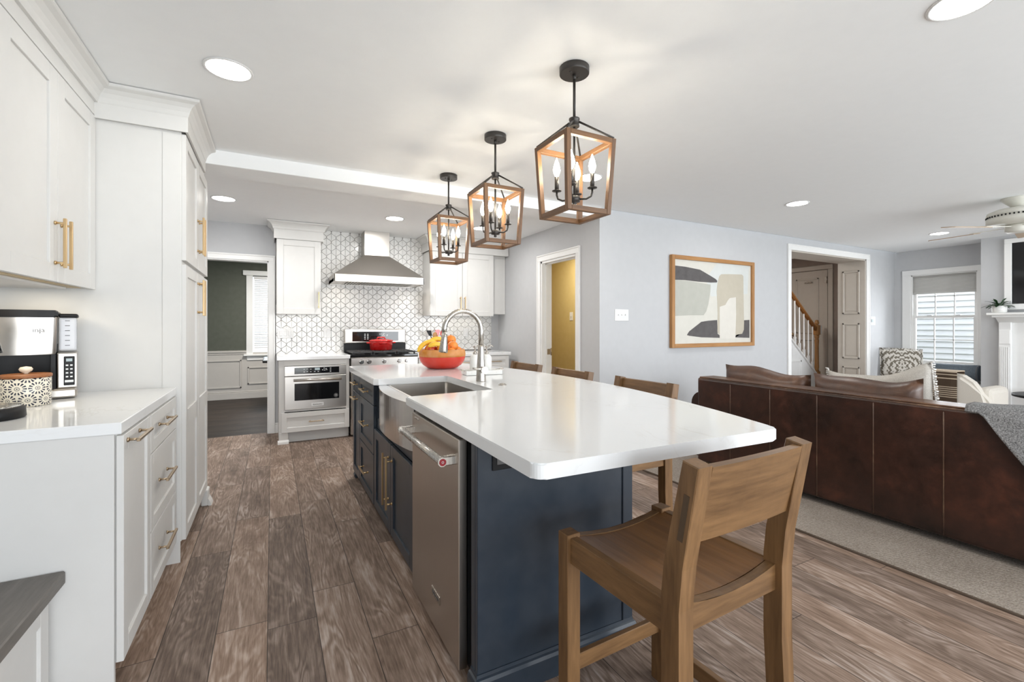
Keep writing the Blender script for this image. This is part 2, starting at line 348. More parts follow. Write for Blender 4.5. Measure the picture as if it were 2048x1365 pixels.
# ------------------------------------------------------------------ mesh helper
class MB:
    def __init__(s, T=None): s.bm = bmesh.new(); s.T = T
    def _v(s, p):
        p = s.T(*p) if s.T else p
        return s.bm.verts.new(p)
    def raw(s, pts, faces, mi=0, smooth=False):
        vs = [s._v(p) for p in pts]
        for f in faces:
            try:
                fc = s.bm.faces.new([vs[i] for i in f]); fc.material_index = mi; fc.smooth = smooth
            except ValueError: pass
        return s
    def tmp(s, bm, mi=0, smooth=False):
        bm.verts.index_update()
        s.raw([tuple(v.co) for v in bm.verts], [[v.index for v in f.verts] for f in bm.faces], mi, smooth); bm.free(); return s
    def box(s, x0, x1, y0, y1, z0, z1, bev=0.0, mi=0, seg=1):
        if x1 < x0: x0, x1 = x1, x0
        if y1 < y0: y0, y1 = y1, y0
        if z1 < z0: z0, z1 = z1, z0
        p = [(x0, y0, z0), (x1, y0, z0), (x1, y1, z0), (x0, y1, z0), (x0, y0, z1), (x1, y0, z1), (x1, y1, z1), (x0, y1, z1)]
        f = [(3, 2, 1, 0), (4, 5, 6, 7), (0, 1, 5, 4), (1, 2, 6, 5), (2, 3, 7, 6), (3, 0, 4, 7)]
        if not bev: return s.raw(p, f, mi)
        b = bmesh.new(); vs = [b.verts.new(q) for q in p]
        for q in f: b.faces.new([vs[i] for i in q])
        bmesh.ops.bevel(b, geom=b.edges[:], offset=min(bev, 0.45 * min(x1 - x0, y1 - y0, z1 - z0)), segments=seg, affect='EDGES', profile=0.5)
        return s.tmp(b, mi)
    def hexa(s, p, mi=0, bev=0.0):      # 8 points: bottom loop then top loop
        f = [(3, 2, 1, 0), (4, 5, 6, 7), (0, 1, 5, 4), (1, 2, 6, 5), (2, 3, 7, 6), (3, 0, 4, 7)]
        if not bev: return s.raw(p, f, mi)
        b = bmesh.new(); vs = [b.verts.new(q) for q in p]
        for q in f: b.faces.new([vs[i] for i in q])
        bmesh.ops.bevel(b, geom=b.edges[:], offset=bev, segments=1, affect='EDGES')
        return s.tmp(b, mi)
    def cyl(s, p0, p1, r0, r1=None, seg=16, mi=0):
        return s.tube([p0, p1], [r0, r0 if r1 is None else r1], seg, mi)
    def tube(s, pts, r, seg=10, mi=0, caps=True, flat=1.0):
        pts = [Vector(p) for p in pts]; n = len(pts)
        rs = r if isinstance(r, (list, tuple)) else [r] * n
        tg = []
        for i in range(n):
            a = pts[max(0, i - 1)]; b = pts[min(n - 1, i + 1)]; tg.append((b - a).normalized())
        up = Vector((0, 0, 1)) if abs(tg[0].z) < 0.9 else Vector((1, 0, 0))
        x = tg[0].cross(up).normalized(); V = []
        for i in range(n):
            x = (x - tg[i] * x.dot(tg[i])).normalized(); y = tg[i].cross(x)
            for k in range(seg):
                a = 2 * PI * k / seg
                V.append(tuple(pts[i] + x * (math.cos(a) * rs[i]) + y * (math.sin(a) * rs[i] * flat)))
        Fs = [(i * seg + k, i * seg + (k + 1) % seg, (i + 1) * seg + (k + 1) % seg, (i + 1) * seg + k) for i in range(n - 1) for k in range(seg)]
        vs = [s._v(p) for p in V]
        for f in Fs:
            fc = s.bm.faces.new([vs[i] for i in f]); fc.smooth = True; fc.material_index = mi
        if caps:
            for f in (range(seg - 1, -1, -1), range((n - 1) * seg, n * seg)):
                fc = s.bm.faces.new([vs[i] for i in f]); fc.material_index = mi
        return s
    def lathe(s, prof, c=(0, 0, 0), seg=24, mi=0, sx=1.0, sy=1.0, smooth=True):
        n = len(prof); V = []
        for r, z in prof:
            for k in range(seg):
                a = 2 * PI * k / seg; V.append((c[0] + math.cos(a) * r * sx, c[1] + math.sin(a) * r * sy, c[2] + z))
        Fs = [(i * seg + k, i * seg + (k + 1) % seg, (i + 1) * seg + (k + 1) % seg, (i + 1) * seg + k) for i in range(n - 1) for k in range(seg)]
        vs = [s._v(p) for p in V]
        for f in Fs:
            fc = s.bm.faces.new([vs[i] for i in f]); fc.smooth = smooth; fc.material_index = mi
        for f, r in ((range(seg - 1, -1, -1), prof[0][0]), (range((n - 1) * seg, n * seg), prof[-1][0])):
            if r > 1e-4:
                fc = s.bm.faces.new([vs[i] for i in f]); fc.material_index = mi
        return s
    def sphere(s, c, r, seg=16, ring=10, mi=0):
        rx, ry, rz = r if isinstance(r, (tuple, list)) else (r, r, r)
        prof = [(max(1e-5, math.sin(PI * i / ring)), -math.cos(PI * i / ring) * rz) for i in range(ring + 1)]
        return s.lathe(prof, c, seg, mi, rx, ry)
    def prism(s, poly, a0, a1, axis='z', bev=0.0, mi=0, seg=1):   # poly in the two other axes
        def mk(p, a): return {'z': (p[0], p[1], a), 'y': (p[0], a, p[1]), 'x': (a, p[0], p[1])}[axis]
        b = bmesh.new(); n = len(poly)
        lo = [b.verts.new(mk(p, a0)) for p in poly]; hi = [b.verts.new(mk(p, a1)) for p in poly]
        f0 = b.faces.new(lo[::-1]); f1 = b.faces.new(hi)
        for i in range(n): b.faces.new([lo[i], lo[(i + 1) % n], hi[(i + 1) % n], hi[i]])
        if bev:
            es = list(set(list(f0.edges) + list(f1.edges)))
            bmesh.ops.bevel(b, geom=es, offset=bev, segments=seg, affect='EDGES')
        bmesh.ops.triangulate(b, faces=[f for f in b.faces if len(f.verts) > 4])
        return s.tmp(b, mi)
    def sweep(s, path, prof, mi=0, z=0.0, flip=1):     # path in xy, prof = (offset outwards, z); mitred corners, profile closed
        n = len(path); P2 = [Vector(p) for p in path]; rows = []
        for i in range(n):
            d0 = (P2[i] - P2[i - 1]).normalized() if i > 0 else None
            d1 = (P2[i + 1] - P2[i]).normalized() if i < n - 1 else None
            d0 = d0 or d1; d1 = d1 or d0
            n0 = Vector((d0.y, -d0.x)) * flip; n1 = Vector((d1.y, -d1.x)) * flip
            m = (n0 + n1).normalized(); k = 1.0 / max(0.2, m.dot(n0))
            rows.append([(P2[i].x + m.x * o * k, P2[i].y + m.y * o * k, z + h) for o, h in prof])
        k = len(prof); V = [p for r in rows for p in r]
        Fs = [(i * k + j, i * k + (j + 1) % k, (i + 1) * k + (j + 1) % k, (i + 1) * k + j) for i in range(n - 1) for j in range(k)]
        Fs += [tuple(range(k))[::-1], tuple(range((n - 1) * k, n * k))]
        return s.raw(V, Fs, mi)
    def grid(s, fn, nu, nv, mi=0, smooth=True):
        V = [fn(i / nu, j / nv) for i in range(nu + 1) for j in range(nv + 1)]
        Fs = [(i * (nv + 1) + j, (i + 1) * (nv + 1) + j, (i + 1) * (nv + 1) + j + 1, i * (nv + 1) + j + 1) for i in range(nu) for j in range(nv)]
        return s.raw(V, Fs, mi, smooth)
    def build(s, name, mat, parent=None, kind=None, recalc=True, weld=False):
        if weld: bmesh.ops.remove_doubles(s.bm, verts=s.bm.verts[:], dist=1e-5)
        if recalc: bmesh.ops.recalc_face_normals(s.bm, faces=s.bm.faces[:])
        org = ORG.get(parent, Vector((0, 0, 0)))
        if org.length: bmesh.ops.translate(s.bm, verts=s.bm.verts[:], vec=-org)
        me = bpy.data.meshes.new(name); s.bm.to_mesh(me); s.bm.free()
        for m in (mat if isinstance(mat, (list, tuple)) else [mat]): me.materials.append(m)
        o = bpy.data.objects.new(name, me); C.objects.link(o)
        if parent: o.parent = parent; ORG[o] = org
        else: ORG[o] = Vector((0, 0, 0))
        if kind: o['kind'] = kind
        return o

def thing(name, label, cat, loc=(0, 0, 0), group=None):
    o = bpy.data.objects.new(name, None); C.objects.link(o); o.empty_display_size = 0.1
    o.location = loc; ORG[o] = Vector(loc); o['label'] = label; o['category'] = cat
    if group: o['group'] = group
    return o
def tag(o, label, cat, group=None):
    o['label'] = label; o['category'] = cat
    if group: o['group'] = group
    return o
def S(o, label=None):
    o['kind'] = 'structure'
    if label: o['label'] = label
    return o
def center(o):        # move a single-mesh thing's origin to the middle of its base
    me = o.data; xs = [v.co for v in me.vertices]
    c = Vector(((min(v.x for v in xs) + max(v.x for v in xs)) / 2, (min(v.y for v in xs) + max(v.y for v in xs)) / 2, min(v.z for v in xs)))
    for v in me.vertices: v.co -= c
    o.location = c; return o
def copy_tree(o, parent=None):
    c = o.copy(); C.objects.link(c)
    if parent: c.parent = parent
    for ch in list(o.children): copy_tree(ch, c)
    return c
def text(txt, size, T, name, mat, parent, depth=0.0008):
    cu = bpy.data.curves.new('lettering', 'FONT'); cu.body = txt; cu.size = size; cu.align_x = 'CENTER'; cu.align_y = 'CENTER'; cu.extrude = depth; cu.resolution_u = 2
    t = bpy.data.objects.new('lettering', cu); C.objects.link(t)
    dg = bpy.context.evaluated_depsgraph_get(); dg.update()
    me = bpy.data.meshes.new_from_object(t.evaluated_get(dg)); bpy.data.objects.remove(t)
    org = ORG.get(parent, Vector((0, 0, 0)))
    for v in me.vertices: v.co = Vector(T(*v.co)) - org
    me.materials.clear(); me.materials.append(mat)
    o = bpy.data.objects.new(name, me); C.objects.link(o); o.parent = parent; ORG[o] = org
    return o
def FR(axis, d0, sign):        # maps (u, outward depth, z) to the room
    return (lambda u, d, z: (d0 + sign * d, u, z)) if axis == 'x' else (lambda u, d, z: (u, d0 + sign * d, z))

def shaker(T, u0, u1, z0, z1, st=0.057, th=0.02, rec=0.009, bev=0.0015):
    m = MB(T)
    m.box(u0, u0 + st, 0, th, z0, z1, bev); m.box(u1 - st, u1, 0, th, z0, z1, bev)
    m.box(u0 + st, u1 - st, 0, th, z0, z0 + st, bev); m.box(u0 + st, u1 - st, 0, th, z1 - st, z1, bev)
    m.box(u0 + st * 0.9, u1 - st * 0.9, 0.001, th - rec, z0 + st * 0.9, z1 - st * 0.9)
    return m
def handle_mb(T, u, z, L, vert, off=0.032, w=0.0055, base=0.02):
    m = MB(T); h = L / 2
    if vert:
        m.box(u - w, u + w, base + off - w, base + off + w, z - h, z + h, 0.0015)
        for k in (-1, 1):
            m.cyl((u, base, z + k * h * 0.8), (u, base + off, z + k * h * 0.8), 0.0045, seg=10)
            m.cyl((u, base, z + k * h * 0.8), (u, base + 0.006, z + k * h * 0.8), 0.008, seg=12)
    else:
        m.box(u - h, u + h, base + off - w, base + off + w, z - w, z + w, 0.0015)
        for k in (-1, 1):
            m.cyl((u + k * h * 0.8, base, z), (u + k * h * 0.8, base + off, z), 0.0045, seg=10)
            m.cyl((u + k * h * 0.8, base, z), (u + k * h * 0.8, base + 0.006, z), 0.008, seg=12)
    return m
def front(root, kind, T, u0, u1, z0, z1, mat, hd=None, hm=None, st=0.057, hoff=0.032):
    d = shaker(T, u0, u1, z0, z1, st).build(kind, mat, root)
    if hd: handle_mb(T, *hd, off=hoff).build('handle', hm or M['brass'], d)
    return d
CROWN = [(0.0, -0.085), (0.013, -0.085), (0.016, -0.078), (0.021, -0.060), (0.031, -0.040), (0.047, -0.023), (0.066, -0.015), (0.070, -0.011), (0.070, 0.0), (0.0, 0.0)]

# ------------------------------------------------------------------ room shell
ZN, ZF, ZB = 2.44, 2.42, 2.342
XL, XR, YB, YP, XW, YREAR = -1.12, 2.94, 6.03, 3.69, 8.95, -2.6
S(MB().box(XL - .12, XW + .12, YREAR - .12, YB + .06, -0.1, 0).build('floor', M['floor']))
S(MB().box(-2.6, 2.9, YB + .06, 9.2, -0.1, 0.0).build('floor_dining', M['dfloor']))
S(MB().box(2.94, 8.95, YB + .06, 7.6, -0.1, 0).build('floor_hall', M['floor']))
S(MB().box(XL - .12, XW + .12, YREAR - .12, 3.66, ZN, ZN + .1).build('ceiling', M['ceil']))
S(MB().box(XL - .12, XR, 3.95, YB + .1, ZF, ZF + .12).build('ceiling_kitchen', M['ceil']))
S(MB().box(XL, XR, 3.66, 3.95, ZB, ZN + .1, .003).build('ceiling_beam', M['ceil']))
S(MB().box(XL - .12, XL, YREAR - .12, YB + .12, 0, 2.5).build('wall_left', M['wall']))
m = MB(); m.box(XL, -0.80, YB, YB + .12, 0, 2.5); m.box(-0.034, XR + .1, YB, YB + .12, 0, 2.5); m.box(-0.80, -0.034, YB, YB + .12, 2.005, 2.5)
S(m.build('wall_back', M['wall']))
m = MB(); m.box(XR, XR + .12, 4.83, YB, 0, 2.5); m.box(XR, XR + .12, YP, 4.087, 0, 2.5); m.box(XR, XR + .12, 4.087, 4.83, 2.045, 2.5)
S(m.build('wall_right', M['wall']))
m = MB(); m.box(XR + .12, 6.149, YP, YP + .385, 0, 2.5); m.box(8.07, XW + .12, YP, YP + .385, 0, 2.5); m.box(6.149, 8.07, YP, YP + .385, 2.274, 2.5)
S(m.build('wall_living', M['wall']))
WY0, WY1, WZ0, WZ1 = 2.70, 3.47, 0.67, 2.05
m = MB(); m.box(XW, XW + .14, YREAR, WY0, 0, 2.5); m.box(XW, XW + .14, WY1, YP + .4, 0, 2.5); m.box(XW, XW + .14, WY0, WY1, 0, WZ0); m.box(XW, XW + .14, WY0, WY1, WZ1, 2.5)
S(m.build('wall_window', M['wall']))
m = MB(); m.box(8.54, XW, -0.9, 2.545, 0, ZN)
S(m.build('chimney_breast', M['wall']))
# unseen rear wall; its two openings are made up to pass the fill
m = MB(); y0, y1 = YREAR - .12, YREAR
m.box(XL, -.5, y0, y1, 0, 2.5); m.box(-.5, 2.3, y0, y1, 2.1, 2.5); m.box(2.3, 3.0, y0, y1, 0, 2.5); m.box(3.0, 8.4, y0, y1, 0, .35); m.box(3.0, 8.4, y0, y1, 2.2, 2.5); m.box(8.4, XW, y0, y1, 0, 2.5)
S(m.build('wall_rear', M['wall']))
# dining room
m = MB(); m.box(-2.6, -0.30, 9.14, 9.26, 0, 2.5); m.box(0.62, 2.9, 9.14, 9.26, 0, 2.5); m.box(-.30, .62, 9.14, 9.26, 0, .78); m.box(-.30, .62, 9.14, 9.26, 2.12, 2.5)
S(m.build('wall_dining', M['green']))
S(MB().box(-2.72, -2.6, YB + .12, 9.26, 0, 2.5).build('wall_dining_left', M['green']))
S(MB().box(2.9, 3.02, YB + .12, 9.26, 0, 2.5).build('wall_dining_right', M['green']))
S(MB().box(-2.6, 2.9, YB + .12, 9.26, 2.44, 2.54).build('ceiling_dining', M['ceil']))
# wainscot with picture-frame mouldings, rail and baseboard (trim)
m = MB(); yw = 9.14
m.box(-2.6, 2.9, yw - .012, yw, 0.0, 0.80)
m.box(-2.6, -.385, yw - .035, yw, .795, .833, .006); m.box(-2.6, -.385, yw - .022, yw, .765, .797, .004)
m.box(-2.6, 2.9, yw - .03, yw, 0, .115, .006); m.box(-2.6, 2.9, yw - .022, yw, .115, .135, .006)
def picframe(m, x0, x1, z0, z1, y, w=.028):
    for a in ((x0, x1, z0, z0 + w), (x0, x1, z1 - w, z1), (x0, x0 + w, z0, z1), (x1 - w, x1, z0, z1)):
        m.box(a[0], a[1], y - .016, y, a[2], a[3], .005)
picframe(m, -1.55, -.46, .19, .675, yw - .012); picframe(m, -.372, .70, .245, .548, yw - .012)
S(m.build('trim_1', M['wains']))

# dining window with casing, sill and blinds
w = S(MB().box(-.39, -.29, yw - .03, yw, .74, 2.14, .004).box(.61, .71, yw - .03, yw, .74, 2.14, .004).box(-.44, .76, yw - .045, yw, 2.13, 2.215, .006).box(-.43, .75, yw - .07, yw, .735, .765, .006).box(-.38, .70, yw - .03, yw, .66, .735, .005).build('window_2', M['trim']))
MB().box(-.29, .61, yw + .05, yw + .06, .78, 2.12).build('glass_pane', M['glass'], w)
m = MB()
for i in range(38):
    z = .90 + i * .0315
    m.hexa([(-.27, yw + .004, z), (.59, yw + .004, z), (.59, yw + .036, z + .020), (-.27, yw + .036, z + .020), (-.27, yw + .003, z + .003), (.59, yw + .003, z + .003), (.59, yw + .035, z + .023), (-.27, yw + .035, z + .023)])
m.box(-.28, .60, yw, yw + .04, 2.07, 2.12); m.box(-.27, .59, yw + .005, yw + .035, .865, .885)
m.box(-.19, -.187, yw + .002, yw + .004, .88, 2.1); m.box(.5, .503, yw + .002, yw + .004, .88, 2.1)
m.build('blind', M['white'], w)
area('daylight_dining_window', (.16, yw + .5, 1.5), (-PI / 2, 0, 0), .9, 1.3, 9, (.86, .93, 1.0))

# yellow hall behind the right-hand door
m = MB(); m.box(4.0, 4.1, YP + .385, 7.4, 0, 2.5); m.box(XR + .12, 4.1, 7.3, 7.4, 0, 2.5)
S(m.build('wall_hall_yellow', M['yellow']))
m = MB(); m.box(XR + .12, XR + .13, 4.83, 7.3, 0, 2.44); m.box(XR + .12, XR + .13, YP + .39, 4.087, 0, 2.44)
S(m.build('wall_hall_inner', M['yellow']))
S(MB().box(XR + .12, 4.1, YP + .385, 7.4, 2.40, 2.5).build('ceiling_hall', M['ceil']))
# stair hall behind the wide cased opening
S(MB().box(4.1, 8.8, 6.0, 6.12, 0, 2.6).build('wall_stair_back', M['hallgrey']))
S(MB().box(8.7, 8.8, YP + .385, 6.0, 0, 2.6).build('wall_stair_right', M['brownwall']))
S(MB().box(4.1, 4.2, YP + .385, 6.0, 0, 2.6).build('wall_stair_left', M['hallgrey']))
S(MB().box(4.1, 8.8, YP + .385, 6.12, 2.52, 2.62).build('ceiling_stair', M['ceil']))

# casings
cas = [(0, 0), (.004, .018), (.02, .02), (.05, .014), (.062, .010), (.072, .0)]
def casing(name, T, u0, u1, ztop, w=.072, left=True):
    m = MB(T)
    def leg(a, b):
        m.box(a, b, 0, .016, 0, ztop, .003)
    if left: leg(u0 - w, u0)
    leg(u1, u1 + w)
    m.box(u0 - w, u1 + w, 0, .016, ztop, ztop + w, .003)
    if left: m.box(u0 - w + .0005, u0 - w + .018, .014, .024, 0, ztop + w - .018, .004)
    m.box(u1 + w - .018, u1 + w - .0005, .014, .024, 0, ztop + w - .018, .004)
    m.box(u0 - w + .0005, u1 + w - .0005, .014, .024, ztop + w - .018, ztop + w - .0005, .004)
    return m
m = casing('t', FR('y', YB, -1), -.80, -.034, 2.005, .068)
m.T = None; m.box(-.046, -.034, YB, YB + .12, 0, 2.005); m.box(-.80, -.788, YB, YB + .12, 0, 2.005); m.box(-.80, -.034, YB, YB + .12, 1.993, 2.005)
S(m.build('trim_2', M['trim']))
m = casing('t', FR('x', XR, -1), 4.087, 4.83, 2.045, .075)
m.T = None
m.box(XR, XR + .14, 4.805, 4.83, 0, 2.045); m.box(XR, XR + .14, 4.087, 4.112, 0, 2.045); m.box(XR, XR + .14, 4.087, 4.83, 2.02, 2.045)
m.box(XR + .05, XR + .065, 4.79, 4.806, 0, 2.02); m.box(XR + .05, XR + .065, 4.11, 4.81, 2.006, 2.021)
t3 = S(m.build('trim_3', M['trim']))
MB().box(XR + .07, XR + .12, 4.8025, 4.8055, .90, .97).cyl((XR + .13, 4.80, .89), (XR + .13, 4.80, .98), .007).build('strike_plate', M['brassdark'], t3)
m = casing('t', FR('y', YP, -1), 6.149, 8.07, 2.274, .078)
S(m.build('trim_4', M['trim']))
# panelled jambs of the deep opening
m = MB(); xj = 8.07
m.box(xj - .02, xj, YP, YP + .385, 0, 2.274, .002); m.box(6.149, 6.165, YP, YP + .385, 0, 2.274, .002); m.box(6.149, xj, YP, YP + .385, 2.255, 2.274, .002)
for a, b in ((.12, .62), (.74, 1.30), (1.44, 2.12)):
    y0, y1 = YP + .07, YP + .315
    for (p, q, r_, t_) in ((y0, y1, a, a + .03), (y0, y1, b - .03, b), (y0, y0 + .03, a, b), (y1 - .03, y1, a, b)):
        m.box(xj - .034, xj - .02, p, q, r_, t_, .006)
    m.box(xj - .026, xj - .02, y0 + .05, y1 - .05, a + .05, b - .05, .003)
S(m.build('trim_5', M['hallgrey']))
# baseboards
def baseb(name, T, runs):
    m = MB(T)
    for u0, u1 in runs: m.box(u0, u1, 0, .014, 0, .10, .002); m.box(u0, u1, 0, .009, .10, .118, .003)
    return S(m.build(name, M['trim']))
baseb('baseboard_back', FR('y', YB, -1), [(.034, .066)])
baseb('baseboard_right', FR('x', XR, -1), [(YP, 4.01), (4.91, 5.4)])
baseb('baseboard_living', FR('y', YP, -1), [(XR, 6.07), (8.15, XW)])
baseb('baseboard_rear', FR('y', YREAR, 1), [(2.3, XW)])

# living-room window
T = FR('x', XW, -1); m = MB(T)
m.box(WY1, WY1 + .11, 0, .02, WZ0 - .05, WZ1 + .078, .003); m.box(2.625, WY0, 0, .02, WZ0 - .05, WZ1 + .078, .003); m.box(2.625, WY1 + .11, 0, .022, WZ1, WZ1 + .078, .003)
m.box(WY0, WY1, -.10, 0, WZ1 - .015, WZ1, 0); m.box(WY1 - .015, WY1, -.10, 0, WZ0, WZ1, 0); m.box(WY0, WY0 + .015, -.10, 0, WZ0, WZ1, 0)
m.box(WY0 - .07, WY1 + .11, -.10, .035, WZ0 - .03, WZ0 + .012, .004)
w1 = S(m.build('window_1', M['trim']))
def sash(y0, y1, z0, z1, d, cols, rows):
    m = MB(T); f = .035
    m.box(y0, y0 + f, d, d + .03, z0, z1, .002); m.box(y1 - f, y1, d, d + .03, z0, z1, .002); m.box(y0 + f, y1 - f, d, d + .03, z0, z0 + .042, .002); m.box(y0 + f, y1 - f, d, d + .03, z1 - f, z1, .002)
    for i in range(1, cols): u = y0 + f + (y1 - y0 - 2 * f) * i / cols; m.box(u - .007, u + .007, d + .008, d + .022, z0 + f, z1 - f)
    for i in range(1, rows): u = z0 + f + (z1 - z0 - 2 * f) * i / rows; m.box(y0 + f, y1 - f, d + .008, d + .022, u - .007, u + .007)
    o = m.build('sash', M['trim'], w1)
    MB(T).box(y0 + f, y1 - f, d + .013, d + .017, z0 + .04, z1 - f).build('glass_pane', M['glass'], o)
    return o
sash(2.715, 3.455, 1.375, 2.035, -.085, 3, 2)
lo = sash(2.715, 3.455, .682, 1.41, -.05, 3, 2)
m = MB(T)
for y in (2.92, 3.25): m.box(y - .03, y + .03, -.05, -.01, 1.408, 1.422, .004)
m.build('latch', M['white'], lo)
m = MB(T)
for i in range(13):
    z = 1.775 + i * .0205
    m.hexa([(2.722, -.045, z), (3.448, -.045, z), (3.448, -.02, z), (2.722, -.02, z), (2.722, -.036, z + .0205), (3.448, -.036, z + .0205), (3.448, -.029, z + .0205), (2.722, -.029, z + .0205)])
m.box(2.72, 3.45, -.05, -.012, 1.75, 1.777, .003); m.box(2.72, 3.45, -.05, -.012, 2.02, 2.036)
m.build('cellular_shade', M['shade'], w1)
# things outside the glass
m = MB()
for i in range(46):
    z = -.6 + i * .105
    m.hexa([(10.78, 1.0, z), (10.78, 9.5, z), (10.9, 9.5, z), (10.9, 1.0, z), (10.806, 1.0, z + .105), (10.806, 9.5, z + .105), (10.9, 9.5, z + .105), (10.9, 1.0, z + .105)])
hs = center(tag(m.build('house_siding', M['siding']), 'white lap-sided neighbouring house wall outside the living room window', 'house'))
S(MB().box(-14, 24, -16, 24, -.7, -.6).build('ground', M['ground']))

# door in the stair hall
d = bpy.data.objects.new('door_1', None); C.objects.link(d); d.location = (8.68, 4.88, 0); ORG[d] = Vector((8.68, 4.88, 0)); S(d, 'closed warm grey panelled door with coat hooks behind the staircase')
Th = FR('x', 8.70, -1)
MB(Th).box(4.56, 5.22, 0, .02, 0, 2.25, .003).build('slab', M['hallgrey'], d)
m = MB(Th)
for a, b in ((.2, 1.02), (1.12, 2.12)):
    for (p, q, r_, t_) in ((4.70, 5.10, a, a + .03), (4.70, 5.10, b - .03, b), (4.70, 4.73, a, b), (5.07, 5.10, a, b)): m.box(p, q, .02, .032, r_, t_, .005)
m.build('panel_moulding', M['hallgrey'], d)
MB(Th).box(4.80, 4.94, .02, .03, 2.03, 2.07).cyl((4.82, .03, 2.05), (4.82, .07, 2.03), .006).cyl((4.87, .03, 2.05), (4.87, .07, 2.03), .006).cyl((4.92, .03, 2.05), (4.92, .07, 2.03), .006).build('coat_hooks', M['nickel'], d)
MB(Th).box(4.57, 4.61, .02, .026, 2.02, 2.12).cyl((4.565, .028, 2.01), (4.565, .028, 2.13), .007).build('hinge', M['nickel'], d)
MB(Th).cyl((5.14, .02, 1.1), (5.14, .06, 1.1), .012).sphere((5.14, .085, 1.1), .03).build('knob', M['brass'], d)
m = MB(Th); m.box(4.47, 4.55, 0, .03, 0, 2.259, .005); m.box(5.23, 5.31, 0, .03, 0, 2.259, .005); m.box(4.47, 5.31, 0, .03, 2.26, 2.34, .005)
S(m.build('trim_6', M['hallgrey']))

# ------------------------------------------------------------------ staircase
st = thing('staircase', 'white staircase with wooden handrail seen through the wide cased opening', 'staircase', (7.5, 5.0, 0))
sl = 0.84; xs0 = 8.42
def sk(x): return .44 + (xs0 - x) * sl
m = MB(); m.prism([(xs0, 0), (xs0, sk(xs0)), (6.35, sk(6.35)), (6.35, 0)], 4.62, 4.66, 'y', .004)
for (xa, xb) in ((7.62, 8.0), (7.2, 7.56)):
    za = sk(xb) - .12
    for (p, q, r_, t_) in ((xa, xb, .15, .18), (xa, xb, za - .03, za), (xa, xa + .03, .15, za), (xb - .03, xb, .15, za)): m.box(p, q, 4.608, 4.622, r_, t_, .004)
m.prism([(xs0, sk(xs0) - .03), (xs0, sk(xs0)), (6.35, sk(6.35)), (6.35, sk(6.35) - .03)], 4.585, 4.675, 'y', .006)
m.build('skirt_panel', M['trim'], st)
m = MB()
for i in range(8):
    x1 = xs0 - i * .24; z = .2 + i * .2016
    m.box(x1 - .27, x1, 4.66, 5.9, z - .035, z, .006); m.box(x1 - .02, x1 - .005, 4.66, 5.9, max(0.0, z - .2), z - .03)
m.build('treads', M['rail'], st)
m = MB(); m.box(8.425, 8.505, 4.58, 4.66, 0, .46, .004); m.box(8.425, 8.505, 4.58, 4.66, 1.10, 1.27, .004)
m.lathe([(.036, .46), (.026, .50), (.034, .53), (.030, .60), (.027, .9), (.034, 1.0), (.026, 1.03), (.036, 1.06), (.036, 1.10)], (8.465, 4.62, 0))
m.lathe([(.03, 1.27), (.02, 1.285), (.036, 1.30), (.036, 1.315), (.024, 1.33), (.030, 1.345), (.012, 1.36), (0, 1.362)], (8.465, 4.62, 0))
m.build('newel_post', M['oakz'], st)
MB().box(8.508, 8.525, 4.57, 4.63, 1.12, 1.26, .003).build('gate_catch', M['white'], st)
def hr(x): return 1.20 + (8.43 - x) * sl
m = MB(); m.prism([(8.43, hr(8.43) - .035), (8.43, hr(8.43) + .035), (6.35, hr(6.35) + .035), (6.35, hr(6.35) - .035)], 4.59, 4.65, 'y', .012, seg=2)
m.build('handrail', M['rail'], st)
for i in range(10):
    x = 8.34 - i * .13
    z0, z1 = sk(x) - .005, hr(x) - .03; h = z1 - z0
    m = MB(); m.box(x - .016, x + .016, 4.604, 4.636, z0, z0 + .13); m.lathe([(.016, z0 + .13), (.010, z0 + .15), (.017, z0 + .2), (.014, z0 + .3), (.009, z1 - .12), (.009, z1)], (x, 4.62, 0), 10)
    m.build('baluster', M['trim'], st)

# ------------------------------------------------------------------ left run: upper cabinet, base cabinet, pantry, bench
YPN, YPF = 2.96, 3.88
XU, XB, XP = -0.79, -0.462, -0.404
up = thing('upper_cabinet', 'white shaker upper cabinet with two brass bar handles above the coffee counter', 'cabinet', (-.95, 2.48, 1.437))
MB().box(XL + .003, XU, 2.03, YPN - .002, 1.437, 2.44, .001).build('body', M['cab'], up)
MB().box(XU - .002, XU + .02, 2.032, YPN - .004, 2.289, 2.40, .001).build('frieze', M['cab'], up)
MB().box(XL + .02, XU - .03, 2.05, YPN - .02, 1.434, 1.438).build('underside', M['lightw'], up)
T = FR('x', XU, 1)
front(up, 'door', T, 2.055, 2.502, 1.43, 2.285, M['cab'], (2.473, 1.585, .20, True), st=.072)
front(up, 'door', T, 2.506, 2.953, 1.43, 2.285, M['cab'], (2.536, 1.585, .20, True), st=.072)
m = MB(); m.sweep([(XU + .02, YPN), (XU + .02, 2.03), (XL, 2.03)], CROWN, 0, 2.436, -1)
S(m.build('trim_7', M['cab']))
m = MB(); m.box(XL + .05, XU - .06, 2.12, 2.86, 1.424, 1.434, .002); m.build('light_bar', M['white'], up)
area('undercabinet_light', (XL + .17, 2.5, 1.42), (0, 0, 0), .12, .7, 1.6, (1, .88, .68), up)

